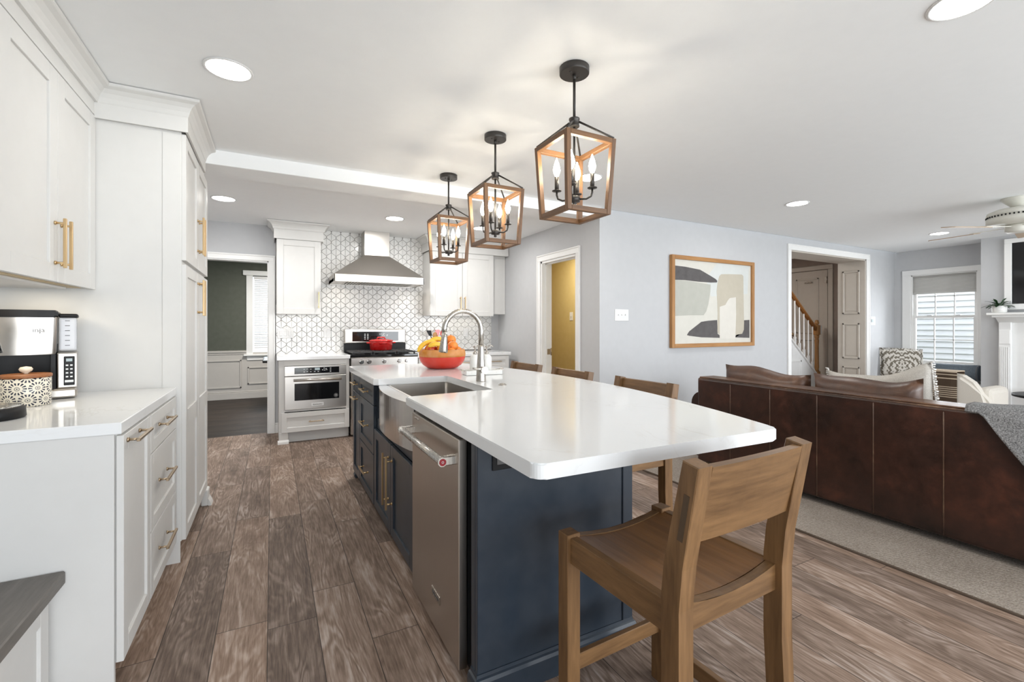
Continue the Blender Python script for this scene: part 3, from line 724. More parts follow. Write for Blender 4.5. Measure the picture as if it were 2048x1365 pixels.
lb = thing('base_cabinet', 'white base cabinet with one narrow door and three drawers left of the aisle', 'cabinet', (-.8, 2.46, 0))
m = MB(); m.box(XL + .003, XB, 1.985, YPN - .006, .115, .888, .002); m.box(XL + .003, XB - .07, 2.0, YPN - .006, 0, .115)
m.build('body', M['cab'], lb)
MB().box(XL + .003, XB - .004, 1.968, 1.986, 0.0, .888, .001).build('end_panel', M['cab'], lb)
T = FR('x', XB, 1)
front(lb, 'door', T, 1.975, 2.362, .12, .882, M['cab'], (2.095, .858, .20, False), M['brassdark'], hoff=.035)
for a, b in ((.722, .882), (.398, .716), (.12, .392)):
    front(lb, 'drawer', T, 2.370, 2.935, a, b, M['cab'], (2.60, (a + b) / 2 + .015, .215, False), M['brassdark'], st=.05, hoff=.035)
MB().box(XB - .075, XB - .06, 2.6, 2.9, 0.0, .06, .01).build('toe_trim', M['trim'], lb)
m = MB(); m.prism([(XL + .003, 1.962), (XB + .017, 1.962), (XB + .017, YPN - .006), (XL + .003, YPN - .006)], .888, .928, 'z', .003)
o = m.build('countertop', M['quartz']); center(tag(o, 'short white quartz countertop under the coffee machine', 'countertop'))

pa = thing('pantry_cabinet', 'tall white shaker pantry cabinet with four doors and crown moulding', 'cabinet', (-.76, 3.42, 0))
m = MB(); m.box(XL + .003, XP - .02, YPN, YPF, .11, 2.338, .002); m.box(XL + .003, XP - .02, YPN, 3.655, 2.33, 2.438); m.box(XL + .003, XP - .10, YPN + .02, YPF, 0, .11)
m.box(XP - .10, XP - .024, YPN - .004, YPN, .0, 2.26)
m.build('body', M['cab'], pa)
T = FR('x', XP - .02, 1)
for a, b in ((2.962, 3.416), (3.422, 3.876)):
    hu = 3.385 if a < 3 else 3.455
    front(pa, 'door', T, a, b, 1.60, 2.27, M['cab'], (hu, 1.805, .23, True), st=.06)
    dd = front(pa, 'door', T, a, b, .115, 1.578, M['cab'], (hu, 1.425, .22, True), st=.06)
    MB(T).box(a + .05, b - .05, .010, .02, .70, .80, .002).build('mid_rail', M['cab'], dd)
m = MB(); m.sweep([(XP, 3.66), (XP, YPN - .012), (XU + .02, YPN - .012)], [(0, -.165), (.012, -.165), (.012, -.08), (0, -.08)], 0, 2.44, -1)
m.sweep([(XP, 3.66), (XP, YPN - .012), (XU + .02, YPN - .012)], CROWN, 0, 2.436, -1)
S(m.build('trim_8', M['cab']))
m = MB(); m.box(XP - .03, XP + .012, 3.80, YPF + .02, 0, .11, .006); m.prism([(XP + .012, 0), (XP + .032, 0), (XP + .026, .02), (XP + .012, .05)], 3.80, YPF + .02, 'y')
m.build('foot', M['cab'], pa)

be = thing('window_bench', 'low white bench cabinet with grey-brown wooden top at the near left', 'bench', (-.87, 1.2, 0))
MB().box(XL, -.585, .3, 1.964, .425, .467, .004).build('bench_top', M['benchw'], be)
m = MB(); m.box(XL, -.625, .3, 1.955, .09, .425, .001); m.box(XL, -.69, .3, 1.955, 0, .09); m.build('body', M['cab'], be)
T = FR('x', -.625, 1)
for a in (1.54, 1.10, .66): front(be, 'door', T, a + .0, a + .36, .10, .415, M['cab'], st=.055)

# ------------------------------------------------------------------ coffee corner
cm = thing('coffee_maker', 'steel and black coffee maker with clear water tank on the left counter', 'coffee maker', (0, 0, 0))
# local frame: x to the right, y into the machine, z up
MB().box(-.13, .13, -.10, .11, .004, .045, .008).build('base', M['steel'], cm)
MB().box(-.125, .055, -.098, -.01, .045, .052, .002).build('warming_plate', M['black'], cm)
MB().box(-.13, .062, -.005, .11, .045, .245, .003).build('back_panel', M['black'], cm)
MB().box(.044, .062, -.09, .0, .045, .20, .002).build('column', M['black'], cm)
m = MB(); V = []; n = 18
for z, k in ((.20, .93), (.205, .95), (.362, 1.0)):
    ring = []
    for i in range(n + 1):
        a = -1 + 2 * i / n; ring.append((-.038 + a * .104 * k, -.108 - .020 * (1 - a * a) * k, z))
    ring += [(-.038 + .104 * k, .11, z), (-.038 - .104 * k, .11, z)]; V += ring
nr = n + 3
m.raw(V, [(r * nr + i, r * nr + (i + 1) % nr, (r + 1) * nr + (i + 1) % nr, (r + 1) * nr + i) for r in range(2) for i in range(nr)], 0, True)
m.raw(V[:nr], [tuple(range(nr))]); m.raw(V[2 * nr:], [tuple(range(nr))])
bh = m.build('brew_head', M['steelh'], cm)
text('Ninja', .028, lambda x, y, z: (.0 + x, -.1262 - z + .012 * ((x + .038) / .1) ** 2, .305 + y), 'script', M['plate'], bh)
m = MB(); m.prism([(-.038 + a / 9 * .108, -.112 - .021 * (1 - (a / 9) ** 2)) for a in range(-9, 10)] + [(.07, .112), (-.146, .112)], .360, .392, 'z', .008, seg=2); m.build('lid', M['black'], cm)
m = MB(); m.box(.064, .13, -.085, .10, .045, .205, .006, seg=2); cp = m.build('control_column', M['steel'], cm)
MB().box(.086, .122, -.089, -.084, .058, .188, .004).build('keypad', M['black'], cp)
MB().box(.094, .114, -.0905, -.0888, .165, .178).build('lcd', M['display'], cp)
m = MB()
for i in range(4):
    for x in (.097, .111): m.box(x - .004, x + .004, -.0905, -.0888, .145 - i * .017, .151 - i * .017)
m.box(.090, .118, -.0905, -.0888, .072, .082); m.build('buttons', M['print'], cp)
m = MB(); m.box(.07, .128, -.075, .10, .212, .362, .008, seg=2); tk = m.build('water_tank', M['tank'], cm)
m = MB()
for i in range(6): m.box(.09, .106, -.0765, -.075, .235 + i * .022, .238 + i * .022)
m.build('level_marks', M['plate'], tk)
MB().box(.068, .133, -.08, .105, .360, .378, .007, seg=2).build('tank_lid', M['black'], cm)
cm.location = (-.925, 2.79, .928); cm.rotation_euler = (0, 0, .26)

ca = thing('canister', 'cream ceramic canister with dark blue rosettes and acacia lid', 'canister', (-.885, 2.565, .928))
MB().lathe([(.070, 0), (.075, .004), (.075, .112), (.072, .114)], (-.885, 2.565, .928), 40).build('jar', M['canister'], ca)
ld = MB().lathe([(.074, .1145), (.077, .116), (.077, .126), (.074, .128), (0, .1285)], (-.885, 2.565, .928), 40).build('lid', M['woodlid'], ca)
MB().lathe([(.007, .128), (.008, .133), (.018, .140), (.021, .148), (.016, .156), (0, .159)], (-.885, 2.565, .928), 20).build('knob', M['ivory'], ld)

es = thing('espresso_machine', 'black espresso machine with round drip tray beside the canister', 'coffee maker', (-.872, 2.235, .928))
e = (-.872, 2.235, .928)
MB().lathe([(.094, 0), (.098, .004), (.096, .036), (.090, .040), (0, .040)], e, 36).build('drip_base', M['black'], es)
m = MB(); m.lathe([(.086, .0402), (.086, .043), (0, .043)], e, 36)
for i in range(-5, 6): m.box(e[0] - .07, e[0] + .07, e[1] + i * .014 - .002, e[1] + i * .014 + .002, e[2] + .0425, e[2] + .045)
m.build('grid', M['chrome'], es)
MB().box(-1.04, -.955, 2.17, 2.30, .93, 1.24, .02, seg=2).build('column', M['black'], es)
MB().box(-1.04, -.895, 2.185, 2.285, 1.19, 1.27, .02, seg=2).build('head', M['black'], es)
MB().tube([(-.90, 2.25, 1.215), (-.875, 2.25, 1.21), (-.855, 2.25, 1.19), (-.846, 2.25, 1.155)], [.012, .013, .013, .011], 12).build('spout', M['blackglass'], es)

# ------------------------------------------------------------------ island
XI, YI0, YI1, XIR = 0.62, 1.387, 4.0, 1.26
isl = thing('kitchen_island', 'navy blue kitchen island cabinet with brass pulls under the large white top', 'kitchen island', (.94, 2.7, 0))
m = MB()
m.box(XIR - .02, XIR, YI0 + .02, YI1, .0, .872); m.box(XI + .02, XIR - .02, YI1 - .02, YI1, .0, .872)
m.box(XI + .05, XIR - .02, 3.09, 3.11, .1, .872); m.box(XI + .02, XIR - .02, 2.105, 2.125, .0, .872)
m.box(XI + .02, XIR - .02, 2.125, YI1 - .02, .09, .11); m.box(XI + .06, XI + .075, 2.105, YI1 - .05, 0, .1)
m.box(XI, XI + .02, 2.105, 2.165, .05, .872); m.box(XI, XI + .02, 2.165, 3.115, .575, .64); m.box(XI, XI + .02, 3.10, YI1, .05, .872, .001)
m.build('carcass', M['navy'], isl)
m = MB(); m.box(XI - .02, XIR, YI0, YI0 + .02, 0, .872, .002); m.box(XI - .02, XI + .03, YI0 + .02, YI0 + .055, 0, .872, .002); m.box(1.215, XIR + .004, YI0 - .006, YI0 + .002, .1, .872, .002)
m.build('end_panel', M['navy'], isl)
prof = [(0, 0), (.016, 0), (.016, .075), (.012, .086), (.006, .090), (.004, .100), (0, .100)]
m = MB(); m.sweep([(XI - .02, YI0 + .05), (XI - .02, YI0), (XIR, YI0), (XIR, YI1)], prof, 0, 0, 1)
m.build('base_moulding', M['navy'], isl)
T = FR('x', XI, -1)
front(isl, 'door', T, 2.172, 2.634, .06, .572, M['navy'], (2.594, .37, .30, True), hoff=.035)
front(isl, 'door', T, 2.640, 3.105, .06, .572, M['navy'], (2.682, .37, .30, True), hoff=.035)
for a, b in ((.722, .862), (.392, .716), (.06, .386)):
    front(isl, 'drawer', T, 3.125, 3.665, a, b, M['navy'], (3.395, (a + b) / 2, .20, False), st=.05, hoff=.035)
front(isl, 'drawer', T, 3.675, 3.99, .722, .862, M['navy'], (3.83, .792, .16, False), st=.05, hoff=.035)
front(isl, 'door', T, 3.675, 3.99, .06, .716, M['navy'], (3.83, .675, .16, False), hoff=.035)
m = MB(); m.prism([(XI - .012, 0), (XI + .05, 0), (XI + .05, .06), (XI + .02, .06), (XI - .004, .045), (XI - .018, .02)], 3.93, 4.0, 'y', .003)
m.build('foot', M['navy'], isl)
T = FR('y', YI0, -1)
ob = MB(T).box(.652, .775, 0, .006, .766, .846, .002).build('outlet', M['black'], isl)
MB(T).box(.668, .708, .006, .009, .785, .827, .002).box(.719, .759, .006, .009, .785, .827, .002).box(.68, .684, .0085, .0095, .798, .814).box(.692, .696, .0085, .0095, .798, .814).box(.731, .735, .0085, .0095, .798, .814).box(.743, .747, .0085, .0095, .798, .814).build('socket', M['plate'], ob)

# island top: bowed seating edge, notch for the apron sink
pts = []
def arc(cx, cy, r, a0, a1, n=6): return [(cx + r * math.cos(a0 + (a1 - a0) * i / n), cy + r * math.sin(a0 + (a1 - a0) * i / n)) for i in range(n + 1)]
pts += arc(.596, .982, .03, PI, 1.5 * PI)
pts += [(1.0, .940)]
pts += arc(1.452, .965, .04, 1.45 * PI, 2.08 * PI)
for i in range(1, 24):
    y = .99 + (4.03 - .99) * i / 24.0; yc = (y - 2.5) / 1.53
    pts.append((1.752 - .258 * yc * yc, y))
pts += arc(1.455, 4.01, .035, -.08 * PI, .5 * PI)
pts += arc(.601, 4.015, .03, .5 * PI, PI)
pts += [(.571, 2.985), (.60, 2.965)] + [(1.03, 2.955)] + arc(1.03, 2.935, .02, .5 * PI, 0) + [(1.05, 2.20), (.60, 2.165), (.565, 2.16)]
m = MB(); m.prism(pts, .874, .914, 'z', .004, seg=2)
o = m.build('countertop', M['quartz']); center(tag(o, 'large white quartz countertop with a bowed seating edge on the navy island', 'countertop'))

# apron sink
sk_ = thing('farmhouse_sink', 'stainless steel apron-front sink set into the island', 'sink', (.82, 2.58, .6))
m = MB(); n = 20; Y0, Y1 = 2.172, 2.978
def bow(y): t = (y - (Y0 + Y1) / 2) / ((Y1 - Y0) / 2); return .606 - .048 * (1 - t * t)
V = []
for i in range(n + 1):
    y = Y0 + (Y1 - Y0) * i / n; V.append((bow(y), y))
poly = V + [(.652, Y1), (.652, Y0)]
m.prism(poly, .642, .8735, 'z', .003)
m.build('apron', M['sinksteel'], sk_)
m = MB(); x0, x1, y0, y1, zb, zt = .652, 1.06, 2.19, 2.965, .655, .8735
m.box(x0, x0 + .012, y0, y1, zb, zt); m.box(x1 - .012, x1, y0, y1, zb, zt); m.box(x0, x1, y0, y0 + .012, zb, zt); m.box(x0, x1, y1 - .012, y1, zb, zt); m.box(x0, x1, y0, y1, zb - .01, zb + .004)
for (cx, cy) in ((x0 + .012, y1 - .012), (x1 - .012, y1 - .012), (x0 + .012, y0 + .012), (x1 - .012, y0 + .012)): m.cyl((cx, cy, zb), (cx, cy, zt - .002), .012, seg=12)
bs = m.build('basin', M['steelh'], sk_)
MB().lathe([(.045, 0), (.045, .003), (.038, .004), (.03, .001), (0, .001)], (.86, 2.6, zb + .004), 24).build('drain', M['chrome'], bs)

# faucet
fa = thing('faucet', 'brushed nickel gooseneck pull-down faucet behind the island sink', 'faucet', (1.132, 2.563, .914))
fx, fy, fz = 1.132, 2.563, .914
MB().lathe([(.031, 0), (.031, .004), (.028, .06), (.024, .12), (.018, .21), (.0165, .222)], (fx, fy, fz), 24).build('body', M['nickel'], fa)
pts = [(fx, fy, fz + .215), (fx, fy, fz + .30)]
R = .118; zc = fz + .310
for i in range(0, 17):
    a = PI * i / 16 * 1.03; pts.append((fx - R + R * math.cos(a), fy, zc + R * math.sin(a)))
m = MB(); m.tube(pts, .0155, 16); m.build('spout', M['nickel'], fa)
ex, ez = pts[-1][0], pts[-1][2]
MB().tube([(ex, fy, ez + .002), (ex + .001, fy, ez - .03), (ex - .006, fy, ez - .11), (ex - .007, fy, ez - .118)], [.0165, .018, .027, .024], 18).build('spray_head', M['nickel'], fa)
hv = MB(); hv.cyl((fx, fy, fz + .072), (fx - .004, fy - .065, fz + .072), .020, .022, 20)
hv.tube([(fx - .004, fy - .05, fz + .074), (fx - .03, fy - .06, fz + .079), (fx - .085, fy - .075, fz + .088)], [.008, .0065, .006], 10)
hv.build('lever', M['nickel'], fa)
o = MB().lathe([(.024, 0), (.024, .004), (.016, .006), (.015, .010), (0, .011)], (1.165, 2.335, .914), 20).build('sink_switch', M['nickel'])
center(tag(o, 'small round nickel air-switch button on the countertop near the faucet', 'button'))

# dishwasher
dw = thing('dishwasher', 'stainless steel dishwasher with bar handle at the near end of the island', 'dishwasher', (.9, 1.80, 0))
T = FR('x', .612, -1); DY0, DY1 = 1.503, 2.098
MB().box(.615, 1.2, DY0 + .005, DY1 - .005, .05, .86).build('tub', M['dark'], dw)
MB().box(.64, .66, DY0, DY1, 0, .06).build('toe_panel', M['black'], dw)
m = MB(T); m.box(DY0, DY1, 0, .034, .042, .853, .004, seg=2)
dr = m.build('door', M['dwsteel'], dw)
m = MB(T); m.cyl((DY0 + .015, .088, .778), (DY1 - .015, .088, .778), .0145, seg=20)
for u in (DY0 + .03, DY1 - .03): m.box(u - .012, u + .012, .03, .092, .762, .794, .003)
for u in (DY0 + .016, DY1 - .016): m.cyl((u - .004, .088, .778), (u + .004, .088, .778), .0165, seg=20)
h = m.build('handle', M['nickel'], dr)
MB(T).cyl((DY0 + .012, .088, .778), (DY0 + .0095, .088, .778), .0125, seg=20).build('medallion', M['medal'], h)
MB(T).tube([(DY0 + .010, .088 + .0035 * math.cos(a), .778 + .0035 * math.sin(a)) for a in [2 * PI * i / 16 for i in range(17)]], .001, 6).build('medallion_mark', M['print'], h)
bd = MB(T).box(1.70, 1.80, .034, .037, .165, .197, .001).build('badge', M['nickel'], dr)
text('KitchenAid', .017, lambda x, y, z: (.612 - .0372 - z, 1.75 - x, .181 + y), 'lettering', M['plate'], bd)
b2 = MB(T).box(1.99, 2.055, .034, .036, .828, .838, .001).build('badge', M['nickel'], dr)

# ------------------------------------------------------------------ back wall run
YF = 5.43
mc = thing('oven_cabinet', 'white base cabinet holding the built-in microwave beside the dining doorway', 'cabinet', (.42, 5.73, 0))
m = MB(); m.box(.066, .12, YF, YB - .005, .117, .884, .001); m.box(.74, .776, YF, YB - .005, .117, .884, .001); m.box(.12, .74, YF, YF + .02, .825, .884); m.box(.12, .74, YF, YF + .02, .335, .358)
m.box(.12, .74, YF + .02, YB - .01, .33, .35); m.box(.12, .74, YB - .03, YB - .005, .117, .884); m.box(.12, .776, YF + .06, YF + .08, 0, .117)
m.box(.066, .08, YF + .03, YB - .005, 0, .117)
m.build('body', M['cab'], mc)
T = FR('y', YF, -1)
front(mc, 'drawer', T, .09, .772, .118, .325, M['cab'], (.43, .222, .155, False), M['brassdark'], st=.05)
m = MB(); m.box(.066, .155, YF - .004, YF + .06, 0, .118, .003); m.prism([(YF - .004, 0), (YF - .026, 0), (YF - .022, .022), (YF - .004, .04)], .055, .16, 'x'); m.build('foot', M['cab'], mc)
o = MB().box(.046, .782, 5.405, YB - .012, .886, .926, .004).build('countertop', M['quartz']); center(tag(o, 'small white quartz countertop above the built-in microwave', 'countertop'))

mw = thing('microwave_oven', 'built-in stainless microwave oven with black glass window in white cabinet', 'microwave', (.43, 5.6, .36))
MB().box(.13, .73, YF + .005, YF + .45, .362, .822).build('case', M['dark'], mw)
T = FR('y', YF - .001, -1)
m = MB(T); m.box(.12, .74, 0, .018, .717, .822, .002); cpn = m.build('control_panel', M['steelh'], mw)
g = MB(T).box(.215, .665, .016, .021, .737, .803, .002).build('control_glass', M['blackglass'], cpn)
m = MB(T)
random.seed(3)
for i, (x, z) in enumerate([(.31, .785), (.34, .788), (.375, .785), (.31, .757), (.34, .76), (.375, .757), (.415, .757), (.45, .757), (.51, .79), (.53, .785), (.495, .772), (.515, .769), (.535, .772), (.575, .787), (.575, .768), (.575, .752)]):
    m.box(x - .007, x + .007, .021, .0215, z - .003, z + .003)
m.build('touch_symbols', M['print'], g)
MB(T).box(.415, .465, .021, .0214, .772, .797).build('clock_display', M['display'], g)
m = MB(T); m.box(.12, .74, 0, .022, .358, .711, .003); md = m.build('door', M['steelh'], mw)
MB(T).box(.215, .665, .020, .026, .452, .634, .004).build('window', M['blackglass'], md)
m = MB(T); m.cyl((.205, .062, .672), (.685, .062, .672), .0125, seg=18); m.box(.215, .24, .02, .062, .662, .682, .003); m.box(.65, .675, .02, .062, .662, .682, .003)
m.build('handle', M['steelh'], md)
st_ = MB(T).cyl((.63, .026, .487), (.63, .0266, .487), .022, seg=24).build('sticker', M['plate'], md)
text('10', .02, lambda x, y, z: (.63 + x, YF - .028 - z, .487 + y), 'lettering', M['print'], st_)
bd = MB(T).box(.38, .505, .022, .025, .385, .418, .001).build('badge', M['white'], md)
text('KitchenAid', .021, lambda x, y, z: (.4425 + x, YF - .0265 - z, .401 + y), 'lettering', M['plate'], bd)

rg = thing('gas_range', 'stainless steel gas range with black cast-iron grates and control backguard', 'stove', (1.17, 5.7, 0))
X0, X1 = .79, 1.552
m = MB(); m.box(X0, X1, 5.42, 6.0, .02, .895, .002); m.build('body', M['steel'], rg)
m = MB(); m.box(X0 - .006, X1 + .006, 5.40, 5.955, .895, .925, .006); m.build('cooktop', M['blackglass'], rg)
m = MB(); m.prism([(5.42, .79), (5.385, .80), (5.385, .885), (5.42, .905)], X0, X1, 'x', .003); cpn = m.build('control_panel', M['steelh'], rg)
for x in (.90, .985, 1.155, 1.33, 1.42):
    MB().cyl((x, 5.385, .845), (x, 5.378, .845), .026, seg=20).cyl((x, 5.378, .845), (x, 5.352, .845), .022, .019, 20).box(x - .005, x + .005, 5.345, 5.355, .826, .864, .002).build('knob', M['chrome'], cpn)
m = MB()
for (a, b) in ((X0 + .02, 1.03), (1.04, 1.305), (1.315, X1 - .02)):
    for y in (5.43, 5.91): m.box(a, b, y - .008, y + .008, .938, .956, .003)
    for x in (a + .008, b - .008): m.box(x - .008, x + .008, 5.43, 5.91, .938, .956, .003)
    xm = (a + b) / 2
    m.box(xm - .006, xm + .006, 5.43, 5.91, .940, .958, .003)
    for y in (5.55, 5.67, 5.79): m.box(a, b, y - .006, y + .006, .940, .958, .003)
    for x in (a + .01, b - .01):
        for y in (5.435, 5.905): m.box(x - .008, x + .008, y - .008, y + .008, .925, .94)
m.build('grate', M['iron'], rg)
m = MB()
for x in (.91, 1.17, 1.43):
    for y in (5.54, 5.80): m.lathe([(.05, .9255), (.05, .932), (.035, .937), (0, .938)], (x, y, 0), 18)
m.build('burner', M['iron'], rg)
m = MB(); m.box(X0, X1, 5.955, 6.005, .90, 1.04, .003); bg0 = m.build('backguard_base', M['black'], rg)
m = MB(); m.box(X0, X1, 5.945, 6.008, 1.035, 1.215, .012, seg=2); bg = m.build('backguard', M['steelh'], rg)
g = MB().box(.885, 1.455, 5.940, 5.946, 1.062, 1.182, .002).build('control_glass', M['blackglass'], bg)
m = MB()
for x in (1.035, 1.07):
    for z in (1.15, 1.13, 1.11, 1.09): m.box(x - .008, x + .008, 5.9393, 5.9402, z - .004, z + .004)
for x, z in ((1.22, 1.15), (1.24, 1.15), (1.26, 1.145), (1.27, 1.155), (1.25, 1.13), (1.27, 1.128), (1.31, 1.14), (1.31, 1.13)): m.box(x - .007, x + .007, 5.9393, 5.9402, z - .003, z + .003)
m.build('touch_symbols', M['print'], g)
m = MB(); m.box(X0 + .005, X1 - .005, 5.385, 5.42, .20, .775, .004); od = m.build('oven_door', M['steel'], rg)
MB().box(.90, 1.44, 5.38, 5.386, .36, .62, .002).build('oven_window', M['blackglass'], od)
MB().cyl((X0 + .05, 5.34, .72), (X1 - .05, 5.34, .72), .013, seg=16).box(X0 + .06, X0 + .085, 5.34, 5.386, .71, .73).box(X1 - .085, X1 - .06, 5.34, 5.386, .71, .73).build('handle', M['chrome'], od)

rb = thing('base_cabinet', 'white base cabinets right of the gas range, mostly hidden by the island', 'cabinet', (2.2, 5.73, 0))
m = MB(); m.box(1.56, 2.805, YF, YB - .005, .11, .865, .001); m.box(1.56, 2.805, YF + .06, YB - .005, 0, .11); m.build('body', M['cab'], rb)
T = FR('y', YF, -1)
for a, b in ((1.57, 1.98), (1.986, 2.39), (2.396, 2.795)):
    front(rb, 'drawer', T, a, b, .70, .86, M['cab'], ((a + b) / 2, .79, .16, False), M['brassdark'], st=.05)
    front(rb, 'door', T, a, b, .115, .694, M['cab'], (b - .04, .58, .16, True))
o = MB().box(1.558, 2.825, 5.405, YB - .012, .868, .908, .004).build('countertop', M['quartz']); center(tag(o, 'white quartz countertop right of the gas range under the double upper cabinet', 'countertop'))

def uppercab(name, label, x0, x1, doors, xf1):
    u = thing(name, label, 'cabinet', ((x0 + x1) / 2, 5.86, 1.39))
    MB().box(x0, x1, 5.715, YB - .005, 1.39, 2.32, .001).build('body', M['cab'], u)
    T = FR('y', 5.72, -1)
    for a, b, hu in doors: front(u, 'door', T, a, b, 1.388, 2.222, M['cab'], (hu, 1.55, .185, True), st=.065)
    m = MB(); pth = [(x0 - .02, YB - .005), (x0 - .02, 5.693), (xf1, 5.693)] + ([(xf1, YB - .005)] if xf1 < 1 else [])
    m.sweep(pth, [(0, -.19), (.006, -.19), (.006, -.08), (0, -.08)], 0, 2.416, 1)
    m.sweep(pth, CROWN, 0, 2.416, 1)
    m.build('crown_moulding', M['cab'], u)
    MB().box(x0, xf1, 5.70, YB - .005, 2.23, 2.41).build('frieze', M['cab'], u)
    area('undercabinet_light', ((x0 + x1) / 2, 5.90, 1.384), (0, 0, 0), (x1 - x0) * .8, .08, .4 if x1 < 1 else .5, (1, .93, .82), u)
    return u
uppercab('upper_cabinet', 'white shaker upper cabinet with a single door left of the range hood', .046, .503, [(.05, .5, .478)], .523)
u2 = uppercab('upper_cabinet', 'white shaker upper cabinet with double doors right of the range hood', 1.803, 2.71, [(1.806, 2.245, 2.217), (2.251, 2.705, 2.279)], 2.93)
MB().box(2.71, 2.935, 5.80, YB - .005, 1.42, 2.32).build('filler', M['cab'], u2)

hd = thing('range_hood', 'stainless steel chimney range hood above the gas range', 'range hood', (1.145, 5.8, 1.76))
hx0, hx1, hy = .62, 1.667, 5.50
m = MB(); m.box(hx0, hx1, hy, hy + .012, 1.76, 1.848, .002); m.box(hx0, hx0 + .012, hy, YB - .014, 1.76, 1.848); m.box(hx1 - .012, hx1, hy, YB - .014, 1.76, 1.848); m.box(hx0, hx1, YB - .03, YB - .014, 1.76, 1.848)
m.build('lip', M['steelh'], hd)
cx0, cx1, cyf = 1.003, 1.304, 5.78
MB().hexa([(hx0, hy, 1.848), (hx1, hy, 1.848), (hx1, YB - .014, 1.848), (hx0, YB - .014, 1.848), (cx0, cyf, 2.122), (cx1, cyf, 2.122), (cx1, YB - .014, 2.122), (cx0, YB - .014, 2.122)]).build('canopy', M['steelh'], hd)
MB().box(cx0, cx1, cyf, YB - .014, 2.12, ZF, .001).build('chimney', M['steelh'], hd)
m = MB(); m.box(hx0 + .012, hx1 - .012, hy + .012, YB - .03, 1.80, 1.81); m.build('underside', M['dark'], hd)
m = MB()
for i in range(24):
    x = .76 + i * .033; m.box(x, x + .016, hy + .03, YB - .06, 1.764, 1.80, .002)
m.box(.62, .755, hy + .012, YB - .03, 1.764, 1.80); m.box(1.545, 1.66, hy + .012, YB - .03, 1.764, 1.80)
m.build('baffle', M['steelh'], hd)
for x in (.72, 1.56): area('hood_light', (x, 5.72, 1.755), (0, 0, 0),   .07, .07, .9, (1, .93, .82), hd, 'DISK')

# arabesque backsplash (one tiled surface on a grout bed)
m = MB(); m.box(.04, 2.82, YB - .006, YB, .90, 2.42); gb = S(m.build('backsplash', M['grout']))
TW, TH = .110, .119
def ogee(n=7):
    q = [i / n for i in range(n)]
    pts = []
    k = .78
    f = lambda t: t - k * math.sin(2 * PI * t) / (2 * PI)
    for t in q: pts.append((TW / 2 * f(t), TH / 2 * (1 - t)))
    for t in q: pts.append((TW / 2 * f(1 - t), -TH / 2 * t))
    for t in q: pts.append((-TW / 2 * f(t), -TH / 2 * (1 - t)))
    for t in q: pts.append((-TW / 2 * f(1 - t), TH / 2 * t))
    return pts
base = ogee()
def inset(p, g):
    n = len(p); out = []
    for i in range(n):
        a = Vector(p[i - 1]); b = Vector(p[(i + 1) % n]); d = (b - a)
        if d.length < 1e-6: out.append(p[i]); continue
        d.normalize(); out.append((p[i][0] + d.y * g, p[i][1] - d.x * g))
    return out
b = bmesh.new(); nn = len(base)
o1 = inset(base, .0020); o2 = inset(base, .0046)
for r in range(-1, 27):
    for c_ in range(-1, 27):
        cx = .648 + (c_ - 6) * TW + (TW / 2 if r % 2 else 0); cz = .915 + r * TH / 2
        if cx < .0 or cx > 2.87 or cz < .89 or cz > 2.45: continue
        if cz > 1.50 and (cx < .42 or cx > 1.90): continue
        a = [b.verts.new((cx + x, YB - .006, cz + z)) for x, z in o1]
        a2 = [b.verts.new((cx + x, YB - .0105, cz + z)) for x, z in o1]
        a3 = [b.verts.new((cx + x, YB - .0125, cz + z)) for x, z in o2]
        for i in range(nn):
            j = (i + 1) % nn
            b.faces.new([a[i], a[j], a2[j], a2[i]]); f = b.faces.new([a2[i], a2[j], a3[j], a3[i]]); f.smooth = True
        b.faces.new(a3)
for co, no in (((.041, 0, 0), (-1, 0, 0)), ((2.818, 0, 0), (1, 0, 0)), ((0, 0, .922), (0, 0, -1)), ((0, 0, 2.419), (0, 0, 1))):
    bmesh.ops.bisect_plane(b, geom=b.verts[:] + b.edges[:] + b.faces[:], plane_co=co, plane_no=no, clear_outer=True)
bmesh.ops.triangulate(b, faces=[f for f in b.faces if len(f.verts) > 4])
m = MB(); m.tmp(b); m.build('tile', M['tile'], gb)

# wall plates
def plate(label, T, u, z, w, h, items, cat='light switch', name='switch_plate', mat='white'):
    t = thing(name, label, cat, T(u, 0, z))
    MB(T).box(u - w / 2, u + w / 2, 0, .006, z - h / 2, z + h / 2, .0025).build('plate', M[mat], t)
    for k, du in items:
        if k == 'toggle': MB(T).box(u + du - .005, u + du + .005, .005, .016, z - .004, z + .010, .002).build('toggle', M['white'], t)
        if k == 'rocker': MB(T).box(u + du - .016, u + du + .016, .005, .009, z - .033, z + .033, .002).build('rocker', M['white'], t)
        if k == 'socket': MB(T).box(u + du - .016, u + du + .016, .005, .008, z - .034, z + .034, .003).box(u + du - .007, u + du - .004, .0075, .0085, z + .012, z + .022).box(u + du + .004, u + du + .007, .0075, .0085, z + .012, z + .022).build('socket', M['white'], t)
    return t
TB = FR('y', YB - .0127, -1)
plate('white three-gang rocker switch on the tiles left of the range', TB, .142, 1.168, .17, .118, [('rocker', -.046), ('rocker', 0), ('rocker', .046)])
plate('white single outlet on the tiles beside the range backguard', TB, .60, 1.168, .075, .118, [('socket', 0)], 'outlet', 'outlet_plate')
plate('white outlet on the tiles behind the faucet', TB, 2.42, 1.165, .075, .118, [('socket', 0)], 'outlet', 'outlet_plate')
plate('white three-toggle switch plate on the wall left of the framed painting', FR('y', YP, -1), 3.226, 1.366, .185, .122, [('toggle', -.046), ('toggle', 0), ('toggle', .046)])
plate('small white switch plate on the yellow hall wall', FR('x', 4.0, -1), 5.69, 1.40, .08, .125, [('toggle', 0)])
th = plate('small white thermostat and switch beside the wide cased opening', FR('y', YP, -1), 8.27, 1.335, .13, .13, [('rocker', .03)], 'thermostat', 'thermostat')
